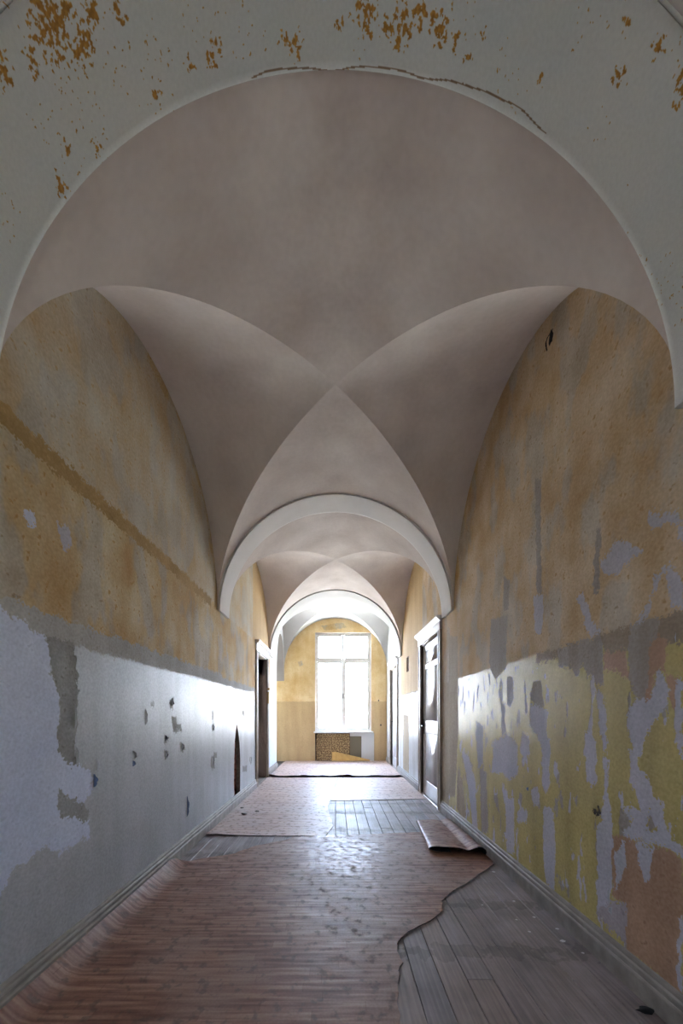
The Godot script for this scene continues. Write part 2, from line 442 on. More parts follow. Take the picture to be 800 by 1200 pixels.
# soffit of the nearest arch: old distemper that has come off in spots down to the ochre plaster, with a hairline crack
func arch_paint(d0: float, d1: float) -> StandardMaterial3D:
	var w := 1536
	var ppm := w / (PI * ARCH)
	var h := int((d1 - d0) * ppm)
	var cloud := noise(w, h, ppm, 1.4, 4, 71)
	var ragged := noise(w, h, ppm, 42.0, 3, 72)
	var fine := noise(w, h, ppm, 60.0, 2, 73)
	var loose := noise(w, h, ppm, 3.0, 2, 74)
	var near := PackedFloat32Array()
	near.resize(w * h)
	for s in SPOTS:
		var cx: float = (s[0] / PI + 0.5) * w
		var cy: float = (s[1] - d0) * ppm
		var r: float = s[2] * ppm * 1.15
		for y in range(maxi(0, int(cy - 2 * r)), mini(h, int(cy + 2 * r))):
			for x in range(maxi(0, int(cx - 2 * r)), mini(w, int(cx + 2 * r))):
				var q := 1.0 - Vector2(x - cx, y - cy).length() / (2.0 * r)
				near[y * w + x] = maxf(near[y * w + x], q)
	var crack := PackedFloat32Array()
	crack.resize(w)
	var at := [[-0.25, 1.49], [-0.05, 1.496], [0.018, 1.497], [0.093, 1.486], [0.169, 1.486], [0.248, 1.493], [0.375, 1.478], [0.457, 1.479], [0.54, 1.473], [0.66, 1.47]]
	for x in w:
		var a := (float(x) / w - 0.5) * PI
		crack[x] = -1.0
		for i in at.size() - 1:
			if a >= at[i][0] and a < at[i + 1][0]:
				crack[x] = (lerpf(at[i][1], at[i + 1][1], (a - at[i][0]) / (at[i + 1][0] - at[i][0])) - d0) * ppm + (loose[x + 20 * w] - 128) * 0.04
	var color := PackedByteArray()
	var form := PackedByteArray()
	color.resize(w * h * 3)
	form.resize(w * h * 3)
	for y in h:
		for x in w:
			var i := y * w + x
			var t := (cloud[i] - 128) / 128.0
			var bare: bool = near[i] > 0.02 and near[i] * 0.9 + (ragged[i] - 128) / 128.0 > 0.62 or ragged[i] > 196 and loose[i] > 150
			var c := Vector3(206, 208, 204) + Vector3(10, 6, 4) * t
			if bare:
				c = Vector3(172, 124, 52) + Vector3(-40, -34, -20) * ((fine[i] - 128) / 128.0)
			elif absf(y - crack[x]) < 0.8:
				c = Vector3(128, 106, 84)
			var g := (fine[i] - 128) * 0.04
			color[i * 3] = clampi(int(c.x + g), 0, 255)
			color[i * 3 + 1] = clampi(int(c.y + g), 0, 255)
			color[i * 3 + 2] = clampi(int(c.z + g), 0, 255)
			form[i * 3] = 90 if bare else 160 + int((cloud[i] - 128) * 0.2)
	var m := StandardMaterial3D.new()
	m.albedo_texture = picture(w, h, color)
	m.roughness = 0.88
	m.heightmap_enabled = true
	m.heightmap_texture = picture(w, h, form)
	m.heightmap_scale = 0.25
	m.texture_repeat = false
	return m

# vinyl flooring printed with short wooden strips that run across the corridor; scuffed
func vinyl(w: int, h: int, ppm: float, wood: Color, worn: Color, contrast := 1.0) -> Array:
	var fine := noise(w, h, ppm, 60.0, 2, 31)
	var n := FastNoiseLite.new()
	n.seed = 32
	n.frequency = 0.09
	n.fractal_octaves = 3
	var im := n.get_image(w / 16, h, false, false, false)
	im.resize(w, h, Image.INTERPOLATE_BILINEAR)
	im.convert(Image.FORMAT_L8)
	var fibre := im.get_data()
	var wear := noise(w, h, ppm, 1.1, 5, 33)
	var scuff := noise(w, h, ppm, 11.0, 6, 34)
	var rng := RandomNumberGenerator.new()
	rng.seed = 5
	var color := PackedByteArray()
	var form := PackedByteArray()
	color.resize(w * h * 3)
	form.resize(w * h * 3)
	var strip := int(0.055 * ppm)
	var tone := PackedFloat32Array()
	tone.resize(w)
	for y in h:
		if y % strip == 0:
			var x := -rng.randi_range(0, 150)
			while x < w:
				var long := int(rng.randf_range(0.28, 0.5) * ppm)
				var t := rng.randf_range(-1, 1)
				for k in range(maxi(x, 0), mini(x + long, w)):
					tone[k] = t if k < x + long - 1 else -2.0
				x += long
		var seam := -0.8 if y % strip == 0 else 0.0
		for x in w:
			var i := y * w + x
			var t := tone[x] * 0.75 + seam + (fibre[i] - 128) / 38.0
			var u := clampf((wear[i] - 112) / 60.0, 0.0, 1.0)
			var s := scuff[i] - 153
			var r := wood.r * 255.0 + t * 13.0 * contrast
			var g := wood.g * 255.0 + t * 13.0 * contrast
			var b := wood.b * 255.0 + t * 12.0 * contrast
			r = lerpf(r, worn.r * 255.0, u * 0.55)
			g = lerpf(g, worn.g * 255.0, u * 0.55)
			b = lerpf(b, worn.b * 255.0, u * 0.55)
			if s > 0:
				var q := minf(s * 0.014, 0.4)
				r = lerpf(r, 84.0, q)
				g = lerpf(g, 76.0, q)
				b = lerpf(b, 70.0, q)
			var e := (fine[i] - 128) * 0.06
			color[i * 3] = clampi(int(r + e), 0, 255)
			color[i * 3 + 1] = clampi(int(g + e), 0, 255)
			color[i * 3 + 2] = clampi(int(b + e), 0, 255)
			form[i * 3] = clampi(int(128 + (wear[i] - 128) * 0.08 + (scuff[i] - 128) * 0.10 + (fine[i] - 128) * 0.05), 0, 255)
			form[i * 3 + 1] = clampi(int(255 * (0.50 + 0.06 * u) + (scuff[i] - 128) * 0.35 + (s * 1.2 if s > 0 else 0.0)), 40, 255)
	return [picture(w, h, color), picture(w, h, form)]

func vinyl_mat(maps: Array, tint: Color) -> StandardMaterial3D:
	var m := StandardMaterial3D.new()
	m.albedo_texture = maps[0]
	m.albedo_color = tint
	m.roughness = 1.0
	m.roughness_texture = maps[1]
	m.roughness_texture_channel = BaseMaterial3D.TEXTURE_CHANNEL_GREEN
	m.heightmap_enabled = true
	m.heightmap_texture = maps[1]
	m.heightmap_scale = 0.3
	m.metallic_specular = 0.4
	return m

# bare boards: grain along the corridor, dirt in bands across it where something once lay
func board_maps() -> Array:
	var size := 1024
	var ppm := 360.0
	var n := FastNoiseLite.new()
	n.seed = 51
	n.frequency = 0.14
	n.fractal_octaves = 3
	var im := n.get_image(size, size / 24, false, false, false)
	im.resize(size, size, Image.INTERPOLATE_BILINEAR)
	im.convert(Image.FORMAT_L8)
	var fibre := im.get_data()
	var dirt := noise(size, size, ppm, 2.2, 5, 52)
	var bands := noise(size, size, ppm, 8.0, 3, 53)
	var color := PackedByteArray()
	var form := PackedByteArray()
	color.resize(size * size * 3)
	form.resize(size * size * 3)
	var at := [120, 300, 560, 820]
	for y in size:
		for x in size:
			var i := y * size + x
			var t := (fibre[i] - 128) / 80.0
			var q := (dirt[i] - 128) / 90.0
			for b in at:
				var near := absf(y + (bands[i] - 128) * 0.25 - b)
				if near < 17.0:
					q -= 0.9
			color[i * 3] = clampi(int(136 + 14 * t + 18 * q), 0, 255)
			color[i * 3 + 1] = clampi(int(122 + 13 * t + 17 * q), 0, 255)
			color[i * 3 + 2] = clampi(int(116 + 12 * t + 18 * q), 0, 255)
			form[i * 3] = clampi(int(128 + 30 * t), 0, 255)
			form[i * 3 + 1] = clampi(int(255 * (0.56 - 0.08 * q)), 0, 255)
	return [picture(size, size, color), picture(size, size, form)]


# ---------------------------------------------------------------- the vaults
func vault(parent: Node3D, d0: float, d1: float, w: float, rise: float, wall_rise: float, mat: Material) -> void:
	var l := (d1 - d0) / 2.0
	var c := (d0 + d1) / 2.0
	var n := 56
	for side in [-1, 1]:
		var rows := []
		for i in n + 1:
			var a := deg_to_rad(lerpf(-89.9, 89.9, float(i) / n))
			var line := PackedVector3Array()
			for k in 9:
				line.append(Vector3(w * sin(a), SPRING + rise * cos(a), -(c + side * lerpf(l * absf(sin(a)), l, k / 8.0))))
			rows.append(line)
		var st := tool()
		grid(st, rows, [], Vector3(0, SPRING - 0.3, -c))
		part("vault_web", done(st), mat, parent)
	for side in [-1, 1]:
		var rows := []
		for i in n + 1:
			var b := deg_to_rad(lerpf(-89.9, 89.9, float(i) / n))
			var line := PackedVector3Array()
			for k in 9:
				var s := k / 8.0
				line.append(Vector3(side * lerpf(w * absf(sin(b)), w, s), SPRING + lerpf(rise, wall_rise, s) * cos(b), -(c + l * sin(b))))
			rows.append(line)
		var st := tool()
		grid(st, rows, [], Vector3(0, SPRING - 0.3, -c))
		part("vault_web", done(st), mat, parent)

func arch(parent: Node3D, d0: float, d1: float, mat: Material) -> void:
	var prof := [[1.50, d0], [1.404, d0], [1.3905, d0], [1.3885, d0 + 0.002], [ARCH, d0 + 0.024]]
	for k in 5:
		prof.append([ARCH, lerpf(d0 + 0.024, d1 - 0.024, (k + 1) / 6.0)])
	prof.append_array([[ARCH, d1 - 0.024], [1.3885, d1 - 0.002], [1.3905, d1], [1.404, d1], [1.50, d1]])
	var rows := []
	var uvs := []
	for i in 97:
		var a := lerpf(-PI / 2, PI / 2, i / 96.0)
		var line := PackedVector3Array()
		var uv := PackedVector2Array()
		for p in prof:
			line.append(Vector3(p[0] * sin(a), SPRING + p[0] * cos(a), -p[1]))
			uv.append(Vector2(i / 96.0, (p[1] - d0) / (d1 - d0)))
		rows.append(line)
		uvs.append(uv)
	var st := tool()
	grid(st, rows, uvs, Vector3(0, SPRING - 0.5, -(d0 + d1) / 2.0))
	st.set_smooth_group(-1)
	for s in [-1, 1]:
		quad(st, Vector3(s * ARCH, SPRING, -d0), Vector3(s * 1.5, SPRING, -d0), Vector3(s * 1.5, SPRING, -d1), Vector3(s * ARCH, SPRING, -d1), Vector3(0, -50, 0))
	part("transverse_arch", done(st), mat, parent)


# ---------------------------------------------------------------- walls
# a curled scrap of paint: d, h, width, height, kind
func flake(w: Node3D, side: int, f: Array) -> void:
	var rows := []
	var uvs := []
	for i in 7:
		var line := PackedVector3Array()
		var uv := PackedVector2Array()
		for k in 7:
			var t := k / 6.0 * 2.0
			var taper: float = sin(PI * (0.12 + 0.8 * i / 6.0)) * (0.8 + 0.2 * sin(i * 2.1 + f[0] * 9.0))
			line.append(Vector3(side * (HALF - 0.001 - minf(f[2], 0.03) * taper * 0.3 * (1.0 - cos(t))), f[1] + f[3] * (i / 6.0 - 0.5) * (1.0 - 0.15 * k / 6.0), -f[0] - f[2] * taper * 0.6 * sin(t)))
			uv.append(Vector2(k, i))
		rows.append(line)
		uvs.append(uv)
	part("paint_flake", sheet(rows, uvs, 0.0012), mats.flake_blue if f[4] else mats.flake, w)

# ochre left along the far edge of a lunette, where the newer coats stop short of the vault
func edge_stain(kind: int, from: float, to: float, wide: float) -> Array:
	var outer := []
	var inner := []
	for i in 16:
		var b := deg_to_rad(lerpf(from, to, i / 15.0))
		outer.append_array([2.957 + 1.52 * sin(b), SPRING + 1.58 * cos(b)])
		var w := wide * (0.55 + 0.45 * sin(i * 1.3))
		inner.append([2.957 + (1.4525 - w) * sin(b), SPRING + (1.5 - w * 0.8) * cos(b)])
	inner.reverse()
	for p in inner:
		outer.append_array(p)
	return [kind, outer]

# flat pieces of a side wall, each d0, d1, h0, h1; uv over s0..s1 and 0..TOP
func wall_face(side: int, pieces: Array, s0: float, s1: float) -> SurfaceTool:
	var st := tool()
	st.set_smooth_group(-1)
	var x := side * HALF
	for p in pieces:
		quad(st, Vector3(x, p[2], -p[0]), Vector3(x, p[2], -p[1]), Vector3(x, p[3], -p[1]), Vector3(x, p[3], -p[0]), Vector3(0, p[2], -p[0]), uv_of(p[0], p[2], s0, s1), uv_of(p[1], p[2], s0, s1), uv_of(p[1], p[3], s0, s1), uv_of(p[0], p[3], s0, s1))
	return st

func uv_of(s: float, h: float, s0: float, s1: float) -> Vector2:
	return Vector2((s - s0) / (s1 - s0), 1.0 - h / TOP)

func strip_quads(st: SurfaceTool, x: float, lo: Array, hi: Array, s0: float, s1: float) -> void:
	# between two polylines of [d, h] with equally many points
	for i in lo.size() - 1:
		var q := [lo[i], lo[i + 1], hi[i + 1], hi[i]]
		var v := []
		var uv := []
		for p in q:
			v.append(Vector3(x, p[1], -p[0]))
			uv.append(uv_of(p[0], p[1], s0, s1))
		quad(st, v[0], v[1], v[2], v[3], Vector3(0, v[0].y, v[0].z), uv[0], uv[1], uv[2], uv[3])

func baseboard(called: String, side: int, runs: Array, mat: Material) -> void:
	var b := setting(called, "worn grey moulded wooden baseboard along the %s wall" % ("left" if side < 0 else "right"), "baseboard")
	var prof := PackedVector2Array([Vector2(-0.004, 0), Vector2(0.03, 0), Vector2(0.03, 0.088), Vector2(0.026, 0.096), Vector2(0.021, 0.098), Vector2(0.021, 0.108), Vector2(0.024, 0.114), Vector2(0.022, 0.124), Vector2(0.013, 0.129), Vector2(0.013, 0.142), Vector2(0.009, 0.152), Vector2(-0.004, 0.155)])
	for r in runs:
		var st := tool()
		extrude(st, prof, Vector3(side * HALF, 0, -r[0]), Vector3(-side, 0, 0), Vector3.UP, Vector3(0, 0, -(r[1] - r[0])))
		part("board", done(st), mat, b)

# a doorway in a side wall; the leaf stands deep metres behind the face of the wall
func doorway(called: String, label: String, side: int, d0: float, d1: float, deep: float, ajar := false) -> Node3D:
	var o := setting(called, label, "door", Vector3(side * HALF, 0, -(d0 + d1) / 2.0))
	var half := (d1 - d0) / 2.0
	var head := 2.44
	var s := float(side)
	var paint: Material = mats.door_paint
	# casing: profile across (u) and out of the wall (v)
	var prof := PackedVector2Array([Vector2(0, -0.005), Vector2(0.12, -0.005), Vector2(0.12, 0.016), Vector2(0.11, 0.03), Vector2(0.095, 0.03), Vector2(0.085, 0.02), Vector2(0.03, 0.02), Vector2(0.022, 0.028), Vector2(0, 0.028)])
	for e in [-1, 1]:
		var st := tool()
		extrude(st, prof, Vector3(0, 0, e * half), Vector3(0, 0, e), Vector3(-s, 0, 0), Vector3(0, head, 0))
		part("side_casing", done(st), paint, o)
	var st := tool()
	box(st, Vector3(0.005 * s, head, -half - 0.12), Vector3(-0.03 * s, head + 0.11, half + 0.12), 0.004)
	var corn := PackedVector2Array([Vector2(-0.005, 0.11), Vector2(0.035, 0.11), Vector2(0.05, 0.125), Vector2(0.07, 0.14), Vector2(0.085, 0.16), Vector2(0.085, 0.178), Vector2(-0.005, 0.178)])
	extrude(st, corn, Vector3(0, head, half + 0.15), Vector3(-s, 0, 0), Vector3.UP, Vector3(0, 0, -2 * half - 0.3))
	part("head_casing", done(st), mats.door_white, o)
	# lining of the reveal
	for e in [-1, 1]:
		var sj := tool()
		box(sj, Vector3(-0.004 * s, 0, e * half), Vector3(s * (deep + 0.05), head, e * (half + 0.03)))
		if deep > 0.2:
			for q in [[0.12, 1.0], [1.12, 2.3]]:
				box(sj, Vector3(s * 0.05, q[0], e * (half - 0.006)), Vector3(s * (deep - 0.05), q[1], e * half), 0.005)
		part("jamb_lining", done(sj), mats.lining if deep > 0.2 else paint, o)
	st = tool()
	box(st, Vector3(-0.004 * s, head - 0.02, -half), Vector3(s * (deep + 0.05), head + 0.02, half))
	part("head_lining", done(st), paint, o)
	st = tool()
	box(st, Vector3(0, 0, -half), Vector3(s * (deep + 0.04), 0.012, half), 0.004)
	part("threshold", done(st), mats.sill_wood, o)
	# the leaf: stiles, rails and three sunk panels
	var leaf := Node3D.new()
	leaf.name = "door_leaf"
	o.add_child(leaf, true)
	leaf.position = Vector3(s * deep, 0, 0)
	var rails := [[0.012, 0.24], [1.0, 1.2], [2.02, 2.1], [head - 0.13, head - 0.022]]
	st = tool()
	for e in [-1, 1]:
		box(st, Vector3(0, 0.012, e * (half - 0.004)), Vector3(s * 0.04, head - 0.022, e * (half - 0.13)), 0.003)
	for r in rails:
		box(st, Vector3(0, r[0], -half + 0.13), Vector3(s * 0.04, r[1], half - 0.13), 0.003)
	part("leaf_frame", done(st), mats.door_white, leaf)
	for k in 3:
		var y0: float = rails[k][1]
		var y1: float = rails[k + 1][0]
		st = tool()
		box(st, Vector3(s * 0.007, y0 - 0.01, -half + 0.12), Vector3(s * 0.03, y1 + 0.01, half - 0.12))
		var z := half - 0.13
		for m in [[y0, y0 + 0.022], [y1 - 0.022, y1]]:
			box(st, Vector3(-s * 0.003, m[0], -z), Vector3(s * 0.018, m[1], z), 0.005)
		for e in [-1, 1]:
			box(st, Vector3(-s * 0.003, y0, e * z), Vector3(s * 0.018, y1, e * (z - 0.022)), 0.005)
		box(st, Vector3(s * 0.003, y0 + 0.06, -z + 0.06), Vector3(s * 0.02, y1 - 0.06, z - 0.06), 0.005)
		part("door_panel", done(st), mats.door_white, leaf)
	st = tool()
	var hz := -half + 0.065
	box(st, Vector3(-s * 0.004, 0.98, hz - 0.02), Vector3(0, 1.22, hz + 0.02), 0.002)
	box(st, Vector3(-s * 0.05, 1.105, hz - 0.008), Vector3(0, 1.121, hz + 0.008), 0.003)
	box(st, Vector3(-s * 0.055, 1.103, hz - 0.008), Vector3(-s * 0.04, 1.123, hz + 0.11), 0.003)
	part("handle", done(st), mats.iron, leaf)
	for y in [0.35, 1.95]:
		st = tool()
		var c := CylinderMesh.new()
		c.top_radius = 0.009
		c.bottom_radius = 0.009
		c.height = 0.11
		c.radial_segments = 12
		st.append_from(c, 0, Transform3D(Basis(), Vector3(-s * 0.004, y, half - 0.006)))
		part("hinge", done(st), mats.iron, leaf)
	return o

# a window in a wall whose inner face lies at z = 0, room on +z; origin at the middle of the sill
func window(called: String, label: String, w: float, h: float, at: Vector3, turn: float, transom: float) -> Node3D:
	var o := setting(called, label, "window", at)
	o.rotation.y = turn
	var hw := w / 2.0
	var deep := -0.16
	var st := tool()
	for e in [-1, 1]:
		box(st, Vector3(e * hw, 0, deep - 0.03), Vector3(e * (hw - 0.05), h, deep + 0.05), 0.006)
	box(st, Vector3(-hw + 0.05, 0, deep - 0.03), Vector3(hw - 0.05, 0.05, deep + 0.05), 0.006)
	box(st, Vector3(-hw + 0.05, h - 0.05, deep - 0.03), Vector3(hw - 0.05, h, deep + 0.05), 0.006)
	part("outer_frame", done(st), mats.window_paint, o)
	st = tool()
	box(st, Vector3(-hw + 0.05, transom - 0.035, deep - 0.03), Vector3(hw - 0.05, transom + 0.035, deep + 0.06), 0.01)
	part("transom", done(st), mats.window_paint, o)
	st = tool()
	box(st, Vector3(-0.04, 0.05, deep - 0.03), Vector3(0.04, transom - 0.035, deep + 0.06), 0.01)
	box(st, Vector3(-0.035, transom + 0.035, deep - 0.03), Vector3(0.035, h - 0.05, deep + 0.05), 0.01)
	part("mullion", done(st), mats.window_paint, o)
	for e in [-1, 1]:
		for r in [[0.052, transom - 0.037], [transom + 0.037, h - 0.052]]:
			var sash := Node3D.new()
			sash.name = "sash"
			o.add_child(sash, true)
			var x0 := 0.042
			var x1 := hw - 0.052
			var t := 0.042
			st = tool()
			box(st, Vector3(e * x0, r[0], deep - 0.02), Vector3(e * (x0 + t), r[1], deep + 0.03), 0.006)
			box(st, Vector3(e * x1, r[0], deep - 0.02), Vector3(e * (x1 - t), r[1], deep + 0.03), 0.006)
			box(st, Vector3(e * (x0 + t), r[0], deep - 0.02), Vector3(e * (x1 - t), r[0] + t, deep + 0.03), 0.006)
			box(st, Vector3(e * (x0 + t), r[1] - t, deep - 0.02), Vector3(e * (x1 - t), r[1], deep + 0.03), 0.006)
			part("sash_frame", done(st), mats.window_paint, sash)
			st = tool()
			st.set_smooth_group(-1)
			quad(st, Vector3(e * (x0 + t), r[0] + t, deep), Vector3(e * (x1 - t), r[0] + t, deep), Vector3(e * (x1 - t), r[1] - t, deep), Vector3(e * (x0 + t), r[1] - t, deep), Vector3(0, 0, 9))
			part("pane", done(st), mats.glass, sash)
	st = tool()
	box(st, Vector3(-0.012, transom * 0.46, deep + 0.06), Vector3(0.012, transom * 0.46 + 0.14, deep + 0.075), 0.003)
	box(st, Vector3(-0.006, transom * 0.46 + 0.05, deep + 0.075), Vector3(0.006, transom * 0.46 + 0.07, deep + 0.11), 0.002)
	part("latch", done(st), mats.iron, o)
	# sides of the opening and the sill
	for e in [-1, 1]:
		st = tool()
		box(st, Vector3(e * hw, 0, -0.34), Vector3(e * (hw + 0.03), h, -0.002))
		part("reveal", done(st), mats.reveal, o)
	st = tool()
	box(st, Vector3(-hw - 0.03, h, -0.34), Vector3(hw + 0.03, h + 0.03, -0.002))
	part("reveal", done(st), mats.reveal, o)
	st = tool()
	box(st, Vector3(-hw - 0.03, -0.045, deep - 0.18), Vector3(hw + 0.05, 0.0, 0.09), 0.008)
	part("sill", done(st), mats.window_paint, o)
	return o


# ---------------------------------------------------------------- everything
func _ready() -> void:
	# camera: upright walls, lens shifted up
	var cam := Camera3D.new()
	cam.name = "camera"
	cam.projection = Camera3D.PROJECTION_FRUSTUM
	cam.near = 0.05
	cam.far = 200.0
	cam.size = 1200.0 / 430.0 * cam.near
	cam.frustum_offset = Vector2(7.0, 237.0) / 430.0 * cam.near
	add_child(cam)
	cam.position = Vector3(0, 1.3, 0)
	cam.current = true
	# bright overcast sky
	var sky_look := ProceduralSkyMaterial.new()
	sky_look.sky_top_color = Color(0.72, 0.84, 1.0)
	sky_look.sky_horizon_color = Color(0.95, 0.97, 1.0)
	sky_look.ground_horizon_color = Color(0.8, 0.82, 0.84)
	sky_look.ground_bottom_color = Color(0.7, 0.72, 0.72)
	sky_look.energy_multiplier = 9.0
	var env := Environment.new()
	env.background_mode = Environment.BG_SKY
	env.sky = Sky.new()
	env.sky.sky_material = sky_look
	env.tonemap_mode = Environment.TONE_MAPPER_LINEAR
	env.tonemap_exposure = 5.9
	env.sdfgi_enabled = true
	env.ssao_enabled = true
	env.ssil_enabled = true
	var we := WorldEnvironment.new()
	we.name = "environment"
	we.environment = env
	add_child(we)

	materials()
	shell()
	ceiling()
	floor_and_boards()
	openings()
	floor_coverings()
	small_things()


func materials() -> void:
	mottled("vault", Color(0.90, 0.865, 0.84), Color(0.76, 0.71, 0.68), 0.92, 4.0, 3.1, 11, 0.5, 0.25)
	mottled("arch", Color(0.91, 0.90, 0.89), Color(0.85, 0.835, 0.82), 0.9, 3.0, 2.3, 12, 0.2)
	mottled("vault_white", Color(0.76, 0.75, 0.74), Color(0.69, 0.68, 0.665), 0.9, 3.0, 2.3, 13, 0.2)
	mottled("masonry", Color(0.55, 0.48, 0.42), Color(0.45, 0.4, 0.36), 0.95, 4.0, 1.5, 14, 0.3)
	mottled("base_paint", Color(0.62, 0.585, 0.54), Color(0.47, 0.44, 0.41), 0.5, 6.0, 0.7, 15, 0.1)
	mottled("door_paint", Color(0.68, 0.63, 0.57), Color(0.58, 0.53, 0.47), 0.42, 5.0, 0.8, 16, 0.06)
	mottled("door_white", Color(0.88, 0.87, 0.87), Color(0.81, 0.79, 0.79), 0.26, 4.0, 1.1, 17, 0.0)
	mottled("lining", Color(0.74, 0.67, 0.63), Color(0.66, 0.59, 0.55), 0.55, 4.0, 1.1, 18, 0.05)
	mottled("window_paint", Color(0.87, 0.86, 0.84), Color(0.79, 0.76, 0.72), 0.4, 5.0, 0.6, 19, 0.05)
	mottled("reveal", Color(0.88, 0.83, 0.77), Color(0.82, 0.74, 0.66), 0.7, 4.0, 0.9, 20, 0.1)
	mottled("brick", Color(0.58, 0.30, 0.22), Color(0.44, 0.20, 0.14), 0.9, 6.0, 0.35, 21, 0.3)
	mottled("mortar", Color(0.55, 0.5, 0.44), Color(0.42, 0.37, 0.32), 0.95, 8.0, 0.4, 22, 0.3)
	mottled("sill_wood", Color(0.5, 0.46, 0.43), Color(0.4, 0.36, 0.33), 0.6, 6.0, 0.5, 23, 0.1)
	mottled("new_wood", Color(0.86, 0.70, 0.42), Color(0.76, 0.58, 0.32), 0.6, 4.0, 0.7, 24, 0.05)
	mottled("gravel", Color(0.88, 0.78, 0.58), Color(0.72, 0.58, 0.40), 0.9, 20.0, 0.4, 25, 0.2)
	mottled("rubble_bed", Color(0.5, 0.4, 0.28), Color(0.38, 0.28, 0.19), 0.95, 8.0, 0.4, 28, 0.2)
	mottled("passage", Color(0.88, 0.85, 0.80), Color(0.80, 0.76, 0.70), 0.85, 3.0, 1.9, 26, 0.2)
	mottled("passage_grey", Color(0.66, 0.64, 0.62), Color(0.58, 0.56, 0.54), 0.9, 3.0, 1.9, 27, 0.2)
	flat_mat("iron", Color(0.16, 0.15, 0.15), 0.45)
	flat_mat("brass", Color(0.72, 0.55, 0.26), 0.45)
	flat_mat("soot", Color(0.06, 0.055, 0.05), 0.9)
	flat_mat("backing", Color(0.11, 0.12, 0.15), 0.85)
	flat_mat("felt", Color(0.44, 0.27, 0.23), 0.9)
	flat_mat("flake", Color(0.70, 0.71, 0.72), 0.4)
	flat_mat("flake_blue", Color(0.38, 0.46, 0.60), 0.5)
	flat_mat("chip", Color(0.82, 0.80, 0.78), 0.7)
	var glass := flat_mat("glass", Color(1, 1, 1, 0.04), 0.02)
	glass.transparency = BaseMaterial3D.TRANSPARENCY_ALPHA


